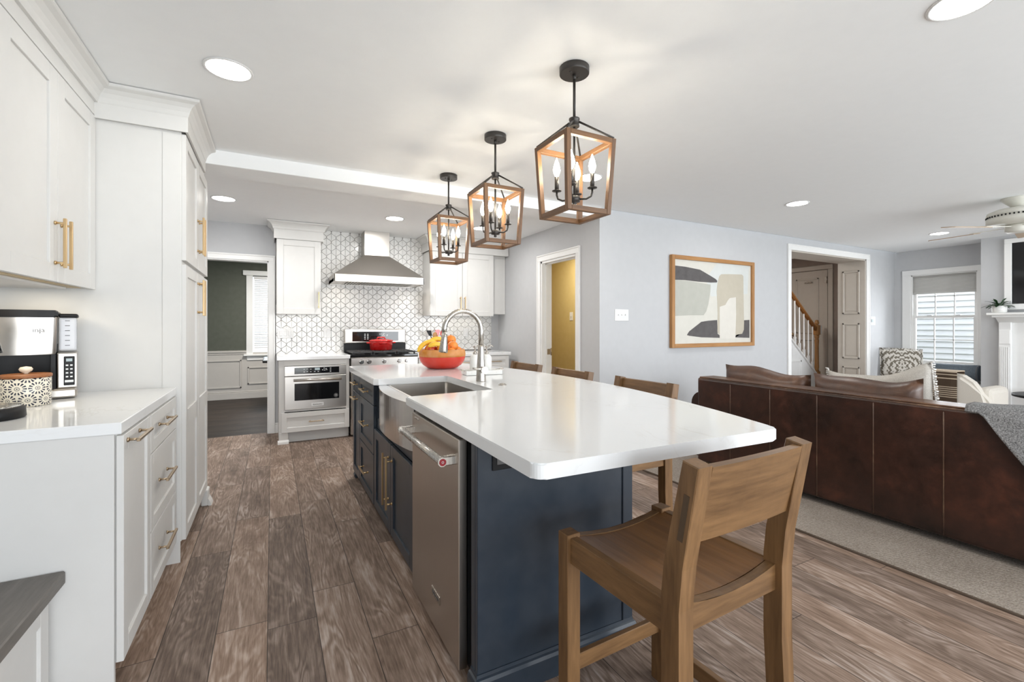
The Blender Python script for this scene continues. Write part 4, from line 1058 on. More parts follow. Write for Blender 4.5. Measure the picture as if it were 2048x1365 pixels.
MB(FR('y', YP, -1)).box(8.215, 8.265, .006, .016, 1.31, 1.36, .002).build('sensor', M['display'], th)

# ------------------------------------------------------------------ things on the island and stove
bw = thing('fruit_bowl', 'large red ceramic bowl with an ochre rim full of fruit on the island', 'bowl', (1.215, 3.52, .914))
bc = (1.215, 3.52, .914)
m = MB(); m.lathe([(.09, 0), (.12, .006), (.155, .03), (.176, .06), (.184, .092), (.184, .096)], bc, 40); m.build('bowl_body', M['redmatte'], bw)
m = MB(); m.lathe([(.1845, .0955), (.186, .112), (.184, .135), (.176, .152), (.168, .154), (.170, .135), (.166, .09), (.13, .03), (.0, .015)], bc, 40); m.build('rim', M['terracotta'], bw)
def fruit(name, label, cat, x, y, z, r, mat, sq=.95, grp=None):
    o = thing(name, label, cat, (x, y, z), grp)
    prof = [(max(1e-4, math.sin(PI * i / 14)) * r * (1 + .04 * math.sin(PI * i / 14)), z - math.cos(PI * i / 14) * r * sq) for i in range(15)]
    MB().lathe([(a, b) for a, b in prof], (x, y, 0), 20).build('skin', mat, o)
    MB().cyl((x, y, z + r * sq - .004), (x + .003, y, z + r * sq + .006), .003, seg=8).build('stem', M['stem'], o)
    return o
fz0 = .914
fruit('orange', 'orange on top of the fruit pile, beside the bananas', 'orange', 1.285, 3.52, fz0 + .225, .042, M['orange'], grp='oranges in the red bowl')
fruit('orange', 'orange below the topmost one, right of the apple', 'orange', 1.275, 3.445, fz0 + .178, .042, M['orange'], grp='oranges in the red bowl')
fruit('orange', 'small orange at the right front of the bowl under its neighbours', 'orange', 1.245, 3.40, fz0 + .135, .036, M['orange'], grp='oranges in the red bowl')
fruit('orange', 'orange at the far right side of the bowl behind the soap bottles', 'orange', 1.325, 3.475, fz0 + .140, .036, M['orange'], grp='oranges in the red bowl')
fruit('apple', 'red and yellow apple at the front of the fruit bowl', 'apple', 1.185, 3.415, fz0 + .165, .050, M['apple'], .9)
fruit('apple', 'darker red apple at the left edge of the bowl under the bananas', 'apple', 1.105, 3.475, fz0 + .155, .046, M['apple'], .9)
def banana(label, pts, r=.019):
    o = thing('banana', label, 'banana', pts[len(pts) // 2], 'bananas in the red bowl')
    n = len(pts); rs = [r * (.35 if i in (0, n - 1) else .8 if i in (1, n - 2) else 1) for i in range(n)]
    MB().tube(pts, rs, 8).build('peel', M['banana'], o)
    d = (Vector(pts[-1]) - Vector(pts[-2])).normalized()
    MB().tube([Vector(pts[-1]) - d * .004, Vector(pts[-1]) + d * .018], [.006, .005], 6).build('stem', M['stem'], o)
def barc(c, R, a0, a1, ax, tilt=0.0, n=9):
    ux = Vector((math.cos(ax), math.sin(ax), 0)); out = []
    for i in range(n):
        a = a0 + (a1 - a0) * i / (n - 1)
        p = Vector(c) + ux * (R * math.cos(a)) + Vector((0, 0, R * math.sin(a))) + Vector((-ux.y, ux.x, 0)) * (tilt * math.sin(a))
        out.append(tuple(p))
    return out
banana('banana hanging over the left rim of the red bowl', barc((1.12, 3.50, fz0 + .09), .125, 2.75, 1.25, .1))
banana('banana lying across the top of the fruit pile', barc((1.175, 3.53, fz0 + .12), .115, 2.3, .75, .1))
banana('banana tucked behind the top banana against the oranges', barc((1.20, 3.575, fz0 + .115), .115, 2.3, .7, .1))
banana('banana low at the front left of the bowl, below the spray head', barc((1.125, 3.405, fz0 + .098), .10, 2.2, .85, -.25))

tr = thing('soap_tray', 'white riveted metal tray with loop handles holding soap bottles', 'tray', (1.30, 2.93, .914))
def tl(u, v, z):       # tray axes: long side roughly across the island
    a = -.10; return (1.30 + u * math.cos(a) - v * math.sin(a), 2.93 + u * math.sin(a) + v * math.cos(a), .914 + z)
m = MB(tl)
m.box(-.125, .125, -.06, .06, .003, .008, .001); m.box(-.128, .128, -.063, -.058, .002, .032, .0015); m.box(-.128, .128, .058, .063, .002, .032, .0015); m.box(-.130, -.125, -.063, .063, .002, .032, .0015); m.box(.125, .130, -.063, .063, .002, .032, .0015)
for u in (-.09, .09): m.cyl((u, -.066, .018), (u, -.062, .018), .005, seg=10)
m.build('tray_body', M['ceramic'], tr)
for sgn in (-1, 1):
    MB(tl).tube([(sgn * .126, -.03, .030), (sgn * .150, -.026, .036), (sgn * .158, 0, .037), (sgn * .150, .026, .036), (sgn * .126, .03, .030)], .0035, 8).build('handle', M['nickel'], tr)
def soap(u, label):
    p = tl(u, 0, .0085)
    o = thing('soap_bottle', label, 'soap dispenser', p, 'soap bottles on the tray')
    MB().lathe([(.033, 0), (.036, .003), (.036, .098), (.033, .115), (.022, .128), (.013, .133), (0, .134)], p, 28).build('bottle', M['ceramic'], o)
    m = MB(); m.lathe([(.0135, .133), (.0135, .148), (.006, .150), (.005, .178), (.012, .180), (.012, .190), (0, .191)], p, 16)
    m.tube([(p[0], p[1], p[2] + .186), (p[0] + .03, p[1] - .01, p[2] + .193), (p[0] + .045, p[1] - .015, p[2] + .184)], .004, 8)
    m.build('pump', M['nickel'], o)
soap(-.05, 'white soap bottle with nickel pump, the one nearer the fruit bowl')
soap(.035, 'white soap bottle with nickel pump, right-hand one behind the faucet')

po = thing('dutch_oven', 'red enamelled oval dutch oven with lid on the back of the gas range', 'pot', (1.19, 5.73, .958))
c = (1.19, 5.73, .958)
m = MB(); m.lathe([(.118, 0), (.130, .006), (.138, .09), (.142, .106), (.136, .108), (0, .108)], c, 40, 0, 1.0, .82)
for sgn in (-1, 1): m.tube([(c[0] + sgn * .13, c[1] - .04, c[2] + .088), (c[0] + sgn * .165, c[1] - .03, c[2] + .09), (c[0] + sgn * .165, c[1] + .03, c[2] + .09), (c[0] + sgn * .13, c[1] + .04, c[2] + .088)], .009, 8)
m.tube([(c[0] - .04, c[1] - .11, c[2] + .085), (c[0] - .035, c[1] - .135, c[2] + .088), (c[0] + .035, c[1] - .135, c[2] + .088), (c[0] + .04, c[1] - .11, c[2] + .085)], .009, 8)
m.build('pot_body', M['red'], po)
l_ = MB().lathe([(.146, .108), (.147, .114), (.132, .124), (.08, .134), (0, .137)], c, 40, 0, 1.0, .82).build('lid', M['red'], po)
MB().tube([(c[0] - .05, c[1], c[2] + .132), (c[0] - .04, c[1], c[2] + .155), (c[0] + .04, c[1], c[2] + .155), (c[0] + .05, c[1], c[2] + .132)], .009, 8).build('lid_handle', M['red'], l_)

uc = thing('utensil_crock', 'white ceramic utensil crock on the counter behind the fruit bowl', 'crock', (1.93, 5.80, .908))
c = (1.93, 5.80, .908)
MB().lathe([(.052, 0), (.058, .004), (.062, .15), (.056, .15), (.054, .02), (0, .018)], c, 28).build('jar', M['ceramic'], uc)
def utensil(name, label, dx, dy, lean, L, mat, headmat, kind):
    b0 = Vector((c[0] + dx * .4, c[1] + dy * .4, c[2] + .03)); d = Vector((lean, dy * .5, 1)).normalized()
    o = thing(name, label, 'utensil', b0, 'utensils in the white crock')
    e_ = b0 + d * L
    MB().tube([b0, e_], .006, 8).build('handle', mat, o)
    m = MB(); x = Vector((1, 0, 0)); y = Vector((0, 1, 0))
    if kind == 'spoon': m.sphere(tuple(e_ + d * .035), (.032, .008, .042), 14, 8)
    else:
        q = [e_ - x * .02, e_ + x * .02, e_ + d * .075 + x * .033, e_ + d * .075 - x * .033]
        m.hexa([tuple(q[0] - y * .004), tuple(q[1] - y * .004), tuple(q[1] + y * .004), tuple(q[0] + y * .004), tuple(q[3] - y * .003), tuple(q[2] - y * .003), tuple(q[2] + y * .003), tuple(q[3] + y * .003)], 0, .002)
    m.build('head', headmat, o)
utensil('wooden_spoon', 'broad wooden spoon leaning left in the white crock', -.02, -.02, -.12, .16, M['stoolz'], M['oakz'], 'spoon')
utensil('spatula', 'black spatula handle at the far left of the crock', -.04, .01, -.38, .20, M['black'], M['black'], 'flat')
utensil('spatula', 'red silicone spatula standing upright in the crock', .0, .01, .03, .19, M['red'], M['red'], 'flat')
utensil('ladle', 'dark red ladle leaning right out of the crock', .03, -.01, .28, .19, M['red'], M['red'], 'spoon')
utensil('spatula', 'dark slotted spatula leaning right behind the bananas', .03, .02, .42, .15, M['black'], M['stoolz'], 'flat')

# ------------------------------------------------------------------ pendants
def pendant(x, y):
    p = thing('lantern_pendant', '', 'pendant light', (x, y, ZN), 'lantern pendants over the island')
    def L(dx, dy, z): return (x + dx, y + dy, z)
    m = MB(); m.lathe([(.066, ZN - .032), (.068, ZN - .030), (.068, ZN - .001), (.066, ZN)], (x, y, 0), 28)
    m.cyl(L(-.03, -.012, ZN - .036), L(-.03, -.012, ZN - .03), .005, seg=8); m.cyl(L(.03, .012, ZN - .036), L(.03, .012, ZN - .03), .005, seg=8)
    m.build('canopy', M['blackmetal'], p)
    m = MB(); m.cyl(L(0, 0, ZN - .03), L(0, 0, 2.205), .0065, seg=10); m.cyl(L(0, 0, ZN - .03), L(0, 0, ZN - .055), .009, .008, 10); m.build('stem', M['blackmetal'], p)
    m = MB(); m.lathe([(.022, 2.166), (.024, 2.170), (.022, 2.175), (.022, 2.196), (.025, 2.199), (.025, 2.205), (.012, 2.21)], (x, y, 0), 20)
    st, sb, zt, zb = .134, .117, 2.09, 1.752
    for sx in (-1, 1):
        for sy in (-1, 1):
            m.tube([L(sx * .016, sy * .016, 2.188), L(sx * (st - .008), sy * (st - .008), zt + .004)], .0048, 8)
    m.build('yoke', M['blackmetal'], p)
    b = .011
    for sx in (-1, 1):
        for sy in (-1, 1):
            m = MB(); P0 = (sx * (st - b), sy * (st - b)); P1 = (sx * (sb - b), sy * (sb - b)); q = []
            for (c_, z) in ((P1, zb), (P0, zt)):
                for (ax, ay) in ((-b, -b), (b, -b), (b, b), (-b, b)): q.append(L(c_[0] + ax, c_[1] + ay, z))
            m.hexa(q, 0, .0012); m.build('post', M['lanternz'], p)
    for s_, z, nm in ((st, zt - b, 0), (sb, zb + b, 1)):
        for sg in (-1, 1):
            m = MB(); m.box(x - s_ + 2 * b, x + s_ - 2 * b, y + sg * (s_ - b) - b, y + sg * (s_ - b) + b, z - b, z + b, .0012); m.build('rail', M['lanternx'], p)
            m = MB(); m.box(x + sg * (s_ - b) - b, x + sg * (s_ - b) + b, y - s_ + 2 * b, y + s_ - 2 * b, z - b, z + b, .0012); m.build('rail', M['lanterny'], p)
    m = MB(); m.cyl(L(0, 0, 2.17), L(0, 0, 1.84), .0055, seg=10)
    m.lathe([(.006, 1.805), (.010, 1.812), (.006, 1.818), (.026, 1.822), (.026, 1.846), (.010, 1.85)], (x, y, 0), 18)
    for k in range(4):
        a = PI / 4 + k * PI / 2; ca, sa = math.cos(a), math.sin(a)
        m.tube([L(.02 * ca, .02 * sa, 1.834), L(.055 * ca, .055 * sa, 1.832), L(.076 * ca, .076 * sa, 1.842), L(.082 * ca, .082 * sa, 1.86), L(.082 * ca, .082 * sa, 1.876)], .0048, 8)
        m.lathe([(.008, 1.876), (.022, 1.878), (.022, 1.881), (.009, 1.882)], (x + .082 * ca, y + .082 * sa, 0), 16)
    m.build('candelabra', M['blackmetal'], p)
    for k in range(4):
        a = PI / 4 + k * PI / 2; cx, cy = x + .082 * math.cos(a), y + .082 * math.sin(a)
        sl_ = MB().cyl((cx, cy, 1.881), (cx, cy, 1.945), .0098, seg=14).build('candle_sleeve', M['blackmetal'], p)
        MB().lathe([(.007, 1.945), (.009, 1.952), (.0155, 1.968), (.0165, 1.98), (.0125, 2.0), (.006, 2.018), (.0015, 2.032), (0, 2.034)], (cx, cy, 0), 14).build('bulb', M['bulb'], sl_)
    return p
p0 = pendant(1.232, 1.73)
p0['label'] = 'nearest and largest-looking wooden lantern pendant above the island'
for y, lab in ((2.57, 'middle wooden lantern pendant of the three over the island'), (3.42, 'farthest wooden lantern pendant, above the fruit bowl')):
    q = copy_tree(p0); q.location = (1.232, y, ZN); q['label'] = lab

# recessed lights
def recessed(x, y, z, label, power):
    t = thing('recessed_light', label, 'ceiling light', (x, y, z), 'recessed ceiling lights')
    MB().lathe([(.102, z - .001), (.102, z - .003), (.096, z - .006), (.089, z - .005), (.089, z - .001)], (x, y, 0), 36).build('trim_ring', M['white'], t)
    MB().lathe([(.089, z - .0045), (.089, z - .003), (0, z - .003)], (x, y, 0), 36).build('lens', M['led'], t)
    area('downlight', (x, y, z - .012), (0, 0, 0), .16, .16, power, (1.0, .985, .96), t, 'DISK')
recessed(-.177, 2.486, ZN, 'round recessed light in the ceiling nearest the white pantry', 1.8)
recessed(2.246, .718, ZN, 'round recessed light at the top right edge of the photo', 5.5)
recessed(2.25, 2.945, ZN, 'round recessed light seen through the nearest lantern pendant', 5.5)
recessed(4.50, 2.635, ZN, 'round recessed light in front of the framed painting', 5)
recessed(7.56, 2.64, ZN, 'farthest recessed light, beside the ceiling fan blades', 5)
recessed(-.39, 4.93, ZF, 'round recessed light before the green dining room doorway', 13)
recessed(1.18, 4.98, ZF, 'round recessed light in front of the range hood', 13)
recessed(2.21, 5.0, ZF, 'round recessed light seen through the middle lantern pendant', 6.5)
area('dining_fill', (.2, 7.6, 2.42), (0, 0, 0),   .5, .5, 54, (1, .95, .88))  # fill light added to brighten the dining room, no fixture there
ar = area('hall_ceiling_lamp', (3.5, 5.2, 2.38), (0, 0, 0), .3, .3, 17, (1, .95, .82))
area('stair_hall_lamp', (6.8, 4.9, 2.5), (0, 0, 0), .4, .4, 16, (1, .93, .85))

# ceiling fan
fn = thing('ceiling_fan', 'cream ceiling fan with wooden blades near the fireplace', 'ceiling fan', (6.12, 1.57, ZN))
fc = (6.12, 1.57, 0)
MB().lathe([(.115, ZN), (.115, ZN - .012), (.10, ZN - .03), (.07, ZN - .06), (.055, ZN - .075), (.055, ZN - .095)], fc, 32).build('canopy', M['fanwhite'], fn)
mh = MB().lathe([(.05, 2.345), (.16, 2.335), (.205, 2.315), (.215, 2.285), (.208, 2.28), (.208, 2.262), (.215, 2.258), (.215, 2.222), (.19, 2.20), (.12, 2.192), (0, 2.192)], fc, 40).build('motor_housing', M['fanwhite'], fn)
m = MB()
for k in range(48):
    a = 2 * PI * k / 48; x, y = fc[0] + .2085 * math.cos(a), fc[1] + .2085 * math.sin(a)
    m.box(x - .005, x + .005, y - .005, y + .005, 2.264, 2.278)
m.build('vent_slots', M['dark'], mh)
MB().lathe([(.085, 2.192), (.09, 2.18), (.09, 2.135), (.07, 2.12), (0, 2.118)], fc, 32).build('switch_cap', M['fanwhite'], fn)
a0 = math.atan2(2.364 - 1.57, 6.276 - 6.12)
fm = fc
for k, ang in enumerate([math.radians(153), math.radians(153 + 72), math.radians(153 + 144), math.radians(153 + 216), math.radians(153 + 288)]):
    ca, sa = math.cos(ang), math.sin(ang); tz = -.15
    def TT(u, v, z): return (fc[0] + u * ca - v * sa, fc[1] + u * sa + v * ca, 2.165 + z + v * tz)
    bl = MB(TT).prism([(.30, -.055), (.66, -.068), (.68, -.05), (.68, .05), (.66, .068), (.30, .055)], -.004, .004, 'z', .001).build('blade', M['fanblade'], fn)
    MB(TT).prism([(.08, -.02), (.22, -.018), (.34, -.04), (.34, .04), (.22, .018), (.08, .02)], .005, .011, 'z').build('blade_arm', M['fanwhite'], bl)
MB().tube([(fc[0] - .05, fc[1] - .06, 2.13), (fc[0] - .05, fc[1] - .06, 2.0)], .0015, 6).sphere((fc[0] - .05, fc[1] - .06, 1.995), .008, 8, 6).build('pull_chain', M['nickel'], fn)

# ------------------------------------------------------------------ counter stools
def stool():
    s = thing('counter_stool', '', 'stool', (0, 0, 0), 'counter stools around the island')
    # local: sitter faces +y, width along x; front legs at y=+.20, back legs at y=-.20
    w, lw = .228, .0245
    for sx in (-1, 1):
        x = sx * (w - lw)
        MB().box(x - lw, x + lw, .195 - .0245, .195 + .0245, 0, .612, .002).build('leg', M['stoolz'], s)
        m = MB(); prof = [(-.262, 0), (-.210, 0), (-.192, .40), (-.192, .62), (-.200, .70), (-.252, .95), (-.296, .942), (-.252, .70), (-.243, .60), (-.243, .40)]
        m.prism(prof, x - lw, x + lw, 'x', .0025); lg = m.build('leg', M['stoolz'], s)
        xo = x + sx * lw
        mo = MB(); mo.hexa([(xo - sx * .001, -.253, .765), (xo + sx * .0008, -.253, .765), (xo + sx * .0008, -.238, .767), (xo - sx * .001, -.238, .767), (xo - sx * .001, -.273, .875), (xo + sx * .0008, -.273, .875), (xo + sx * .0008, -.258, .877), (xo - sx * .001, -.258, .877)])
        mo.build('tenon', M['tenon'], lg)
        MB().box(x - .014, x + .014, -.20, .18, .525, .603, .002).build('side_rail', M['stooly'], s)
    for y, nm in ((.195, 'front_rail'), (-.212, 'back_rail')):
        m = MB(); n = 10; q = []
        top = [(-w + 2 * lw + (2 * w - 4 * lw) * i / n, .600 - .020 * (1 - (2 * i / n - 1) ** 2)) for i in range(n + 1)]
        m.prism([(w - 2 * lw, .53), (-w + 2 * lw, .53)] + top, y - .013, y + .013, 'y'); m.build(nm, M['stoolx'], s)
    MB().box(-w + .03, w - .03, .185, .205, .175, .225, .002).build('footrest', M['stoolx'], s)
    for sx in (-1, 1): MB().box(sx * (w - lw) - .012, sx * (w - lw) + .012, -.205, .175, .10, .15, .002).build('stretcher', M['stooly'], s)
    m = MB()
    def top(u, v, d): x = -w + .038 + (2 * w - .076) * u; return (x, -.195 + .375 * v, .600 - .022 * (1 - (2 * u - 1) ** 2) + d)
    nu = 12
    V = [top(i / nu, j, d) for d in (0, -.022) for i in range(nu + 1) for j in (0, 1)]
    F_ = []
    for i in range(nu):
        a = 2 * i; F_ += [(a, a + 2, a + 3, a + 1)]; b_ = 2 * (nu + 1) + 2 * i; F_ += [(b_, b_ + 1, b_ + 3, b_ + 2)]
        F_ += [(a, b_, b_ + 2, a + 2), (a + 1, a + 3, b_ + 3, b_ + 1)]
    e_ = 2 * nu; k = 2 * (nu + 1); F_ += [(0, 1, k + 1, k), (e_, k + e_, k + e_ + 1, e_ + 1)]
    m.raw(V, F_); m.build('seat', M['seatw'], s)
    def bk(x, t, z):      # backrest follows the rake of the posts
        yy = -.2095 - (z - .70) * .2255
        return (x, yy + t - .016, z)
    m = MB(bk); n = 8
    P0 = []
    for z in (.755, .938):
        for i in range(n + 1): P0.append((-w + 2 * lw + (2 * w - 4 * lw) * i / n, z))
    V = []; 
    for t in (-.012, .012):
        for (x, z) in P0: V.append((x, t - .010 * (1 - (x / w) ** 2), z))
    nn_ = n + 1; F_ = []
    for i in range(n):
        for o_ in (0, 2 * nn_):
            F_.append((o_ + i, o_ + i + 1, o_ + nn_ + i + 1, o_ + nn_ + i))
        F_.append((i, i + 1, 2 * nn_ + i + 1, 2 * nn_ + i)); F_.append((nn_ + i, nn_ + i + 1, 3 * nn_ + i + 1, 3 * nn_ + i))
    F_ += [(0, nn_, 3 * nn_, 2 * nn_), (n, nn_ + n, 3 * nn_ + n, 2 * nn_ + n)]
    m.raw(V, F_); m.build('backrest', M['stoolx'], s)
    return s
s0 = stool(); s0.location = (1.03, .99, 0); s0.rotation_euler = (0, 0, .04)
s0['label'] = 'wooden counter stool in the foreground pulled up to the near end of the island'
for y, rz, lab in ((1.95, 1.58, 'wooden counter stool on the sofa side, nearest the photo front'), (2.67, 1.56, 'wooden counter stool in the middle of the sofa side, darker top rail'), (3.32, 1.57, 'wooden counter stool farthest along the island near the fruit bowl')):
    q = copy_tree(s0); q.location = (1.605, y, 0); q.rotation_euler = (0, 0, rz); q['label'] = lab

# ------------------------------------------------------------------ rug, sofa, soft things
o = MB().box(2.846, 6.6, -2.3, 3.15, 0.0, .012, .004).build('area_rug', M['rug'])
o = tag(o, 'large beige woven area rug under the leather sofa', 'rug'); center(o)
m = MB()
m.box(2.838, 2.848, -2.31, 3.16, 0, .013, .003); m.box(2.838, 6.6, 3.148, 3.16, 0, .013, .003)
ORG[o] = o.location.copy()
m.build('edge_binding', M['binding'], o)

so = thing('leather_sofa', 'dark brown worn leather sofa with its stitched back towards the island', 'sofa', (3.85, 1.5, .012))
SY0, SY1, SXB = .12, 2.85, 3.362
m = MB(); m.box(SXB, SXB + .20, SY0, SY1, .055, .795, .022, seg=3)
m.build('back', M['leather'], so)
m = MB()
for y in (2.515, 2.175, 1.835, 1.497, 1.156, .816, .476):
    m.tube([(SXB, y, .07), (SXB, y, .76), (SXB + .012, y, .788)], .0035, 6)
for z, x in ((.788, SXB + .006), (.797, SXB + .05)):
    m.tube([(x, SY0 + .02, z), (x, SY1 - .02, z)], .0045, 6)
m.build('piping', M['seam'], so)
MB().box(SXB + .008, SXB + .19, SY0 + .02, SY1 - .02, .792, .803, .004).build('back_top', M['leather2'], so)
m = MB(); m.box(SXB + .18, 4.32, SY0 + .05, SY1 - .05, .07, .34, .02, seg=2); m.build('seat_base', M['leather'], so)
for y in (SY1 - .02, SY0 + .02):
    m = MB(); m.box(SXB + .06, 4.30, y - .09, y + .09, .07, .54, .02, seg=2); m.cyl((SXB + .04, y, .55), (4.32, y, .55), .115, seg=24); m.build('arm', M['leather'], so)
def cushion(fx, name, mat, parent, nu=18, nv=14):
    m = MB()
    def side(sg):
        return lambda u, v: fx(u, v, sg)
    m.grid(side(1), nu, nv); m.grid(side(-1), nu, nv)
    return m.build(name, mat, parent, weld=True)
def pil(cx, cy, cz, hw, hh, th, ax, tilt, bulge=.5, sag=0.0, skew=0.0, seed=0):
    # width along direction ax (angle in plan), height up, thickness across; tilt leans it back
    d = Vector((math.cos(ax), math.sin(ax), 0)); n = Vector((-d.y, d.x, 0)); upv = (Vector((0, 0, 1)) * math.cos(tilt) + n * math.sin(tilt)); nn_ = d.cross(upv)
    rnd = random.Random(seed); ph = [rnd.uniform(0, 6) for _ in range(4)]
    def f(u, v, sg):
        a, b = 2 * u - 1, 2 * v - 1
        e = (max(0, 1 - abs(a) ** 2.6) * max(0, 1 - abs(b) ** 2.6)) ** bulge
        wv = .012 * math.sin(3 * a + ph[0]) + .010 * math.sin(5 * a + 2 * b + ph[1])
        cornerx = a * hw * (1 - .06 * (1 - abs(b))); cz_ = b * hh * (1 - .05 * (1 - abs(a)) * (1 if b > 0 else .5))
        p = Vector((cx, cy, cz)) + d * cornerx + upv * (cz_ + (wv + sag * (1 - a * a) + skew * a) * max(0, b)) + nn_ * (sg * th * e)
        return tuple(p)
    return f
for y0, y1, zt, sd, sk__ in ((2.02, 2.755, .905, 1, .02), (1.34, 2.0, .905, 2, -.012), (.66, 1.32, .70, 3, 0.0)):
    cy, hw = (y0 + y1) / 2, (y1 - y0) / 2
    cushion(pil(SXB + .30, cy, zt - .25, hw, .25, .12, PI / 2, .16, .32, -.005, sk__, sd), 'back_cushion', M['leather2'], so)
for y0, y1 in ((1.95, 2.72), (1.16, 1.94), (.36, 1.15)):
    m = MB(); m.box(SXB + .28, 4.34, y0, y1, .33, .46, .045, seg=3); m.build('seat_cushion', M['leather2'], so)
for x in (SXB + .08, 4.25):
    for y in (SY0 + .08, SY1 - .08): MB().box(x - .03, x + .03, y - .03, y + .03, .0145, .075, .004).build('foot', M['stoolz'], so)

lp = thing('lumbar_pillow', 'pale linen pillow with fringed ends propped on the leather sofa', 'cushion', (3.80, 1.67, .55))
cushion(pil(3.83, 1.67, .755, .32, .215, .075, PI / 2, .25, .5, -.05, -.045, 5), 'cover', M['linen'], lp, 22, 12)
for yb, sg in ((1.67 - .315, -1), (1.67 + .315, 1)):
    m = MB()
    prev = None
    for i in range(40):
        t = i / 39.0; z = .545 + .425 * t - sg * .045 * t; xx = 3.83 - math.sin(.25) * (z - .755)
        m.tube([(xx, yb - sg * .004, z), (xx - .004 + .008 * (i % 3), yb + sg * .016, z - .004 + .003 * (i % 4))], .0045, 5)
        if prev: m.tube([prev, (xx, yb, z)], .005, 5)
        prev = (xx, yb, z)
    m.build('fringe', M['fringe'], lp)

# knitted throw over the sofa back
th = thing('throw_blanket', 'charcoal grey knitted throw draped over the right end of the sofa back', 'blanket', (3.45, .5, .8))
def drape(u, v):
    y = .06 + (1.06 - .06) * u
    zlow = max(.26, .79 - 1.45 * max(0, 1.0 - y)) if y < 1.0 else .79
    path = [(3.86, .66 + .02 * math.sin(7 * y)), (3.68, .73), (3.585, .80), (3.47, .822 + .006 * math.sin(17 * y)), (3.365, .815), (3.348, .78)]
    L_ = 5.0; t = v * 6.0
    if t < 5: i = int(t); f = t - i; a, b = path[i], path[min(i + 1, 5)]; x, z = a[0] + (b[0] - a[0]) * f, a[1] + (b[1] - a[1]) * f
    else: f = t - 5; x = 3.346 - .012 * f - .004 * math.sin(23 * y); z = .78 + (zlow - .78) * f
    return (x, y, z)
o = MB().grid(drape, 40, 48).build('knit', M['throw'], th)
md_ = o.modifiers.new('thickness', 'SOLIDIFY'); md_.thickness = .012; md_.offset = 1.0

# armchair behind the sofa with a striped throw
ac = thing('armchair', 'cream slipcovered armchair by the window, half hidden behind the leather sofa', 'armchair', (7.35, 2.42, 0))
m = MB(); m.prism([(2.0, .05), (2.82, .05), (2.82, .58), (2.78, .68), (2.66, .715), (2.34, .715), (2.22, .69), (2.13, .62), (2.06, .50), (2.0, .42)], 6.90, 7.08, 'x', .035, seg=3); m.build('back', M['cream'], ac)
m = MB(); m.box(7.06, 7.55, 2.04, 2.80, .05, .42, .05, seg=3); m.build('seat', M['cream'], ac)
for y in (2.08, 2.74): MB().box(7.02, 7.54, y - .08, y + .08, .05, .56, .06, seg=3).build('arm', M['cream'], ac)
for x in (7.0, 7.48):
    for y in (2.08, 2.74): MB().box(x - .025, x + .025, y - .025, y + .025, 0, .06, .003).build('leg', M['stoolz'], ac)
sb = thing('striped_throw', 'brown and cream striped throw hanging over the cream armchair back', 'blanket', (6.88, 2.4, .3))
def sdr(u, v):
    y = 2.25 + .285 * u
    if v < .75: return (6.887 - .004 * math.sin(9 * u), y, .30 + (.73 - .30) * v / .75)
    if v < .95: return (6.887 + .20 * (v - .75) / .2, y, .735)
    return (7.092, y, .735 - .15 * (v - .95) / .05)
o = MB().grid(sdr, 12, 40, smooth=False).build('weave', M['stripe'], sb)
md_ = o.modifiers.new('thickness', 'SOLIDIFY'); md_.thickness = .008; md_.offset = 0

# window seat under the window, bolster, damask pillow
ws = thing('built_in_bench', 'white built-in window seat below the living room window', 'bench', (8.7, 3.1, 0))
MB().box(8.50, XW - .002, 2.55, YP - .02, .0, .40).build('box', M['trim'], ws)
MB().box(8.46, XW - .002, 2.55, YP - .02, .40, .435, .006).build('seat_board', M['trim'], ws)
MB().box(8.50, XW - .01, 2.70, YP - .03,   .435, .468, .015, seg=2).build('seat_pad', M['cream'], ws)
bo = thing('bolster', 'slate blue velvet bolster cushion lying on the window seat', 'cushion', (8.79, 2.9, .47))
m = MB(); m.tube([(8.79, 2.625, .5865), (8.79, 2.64, .5865), (8.79, 3.17, .5865), (8.79, 3.185, .5865)], [.105, .115, .115, .105], 28); m.build('cover', M['velvet'], bo)
m = MB()
for y in (2.638, 3.172): m.tube([(8.79 + .110 * math.cos(a), y, .5865 + .110 * math.sin(a)) for a in [2 * PI * i / 28 for i in range(29)]], .006, 6)
m.build('piping', M['plate'], bo)
dp = thing('damask_pillow', 'grey and white damask patterned pillow leaning in the window corner', 'cushion', (0, 0, 0))
cushion(pil(0, 0, 0, .25, .215, .075, 0, 0, .5, -.01, -.01, 8), 'cover', M['damask'], dp, 18, 14)
m = MB(); 
m.tube([(-.245, 0, -.21), (-.25, 0, .215), (0, 0, .205), (.25, 0, .20), (.245, 0, -.21), (0, 0, -.205), (-.245, 0, -.21)], .009, 6); m.build('fringe_edge', M['damask'], dp)
dp.location = (8.55, 3.44, .70); dp.rotation_euler = (-.16, 0, -PI / 2 + .55)

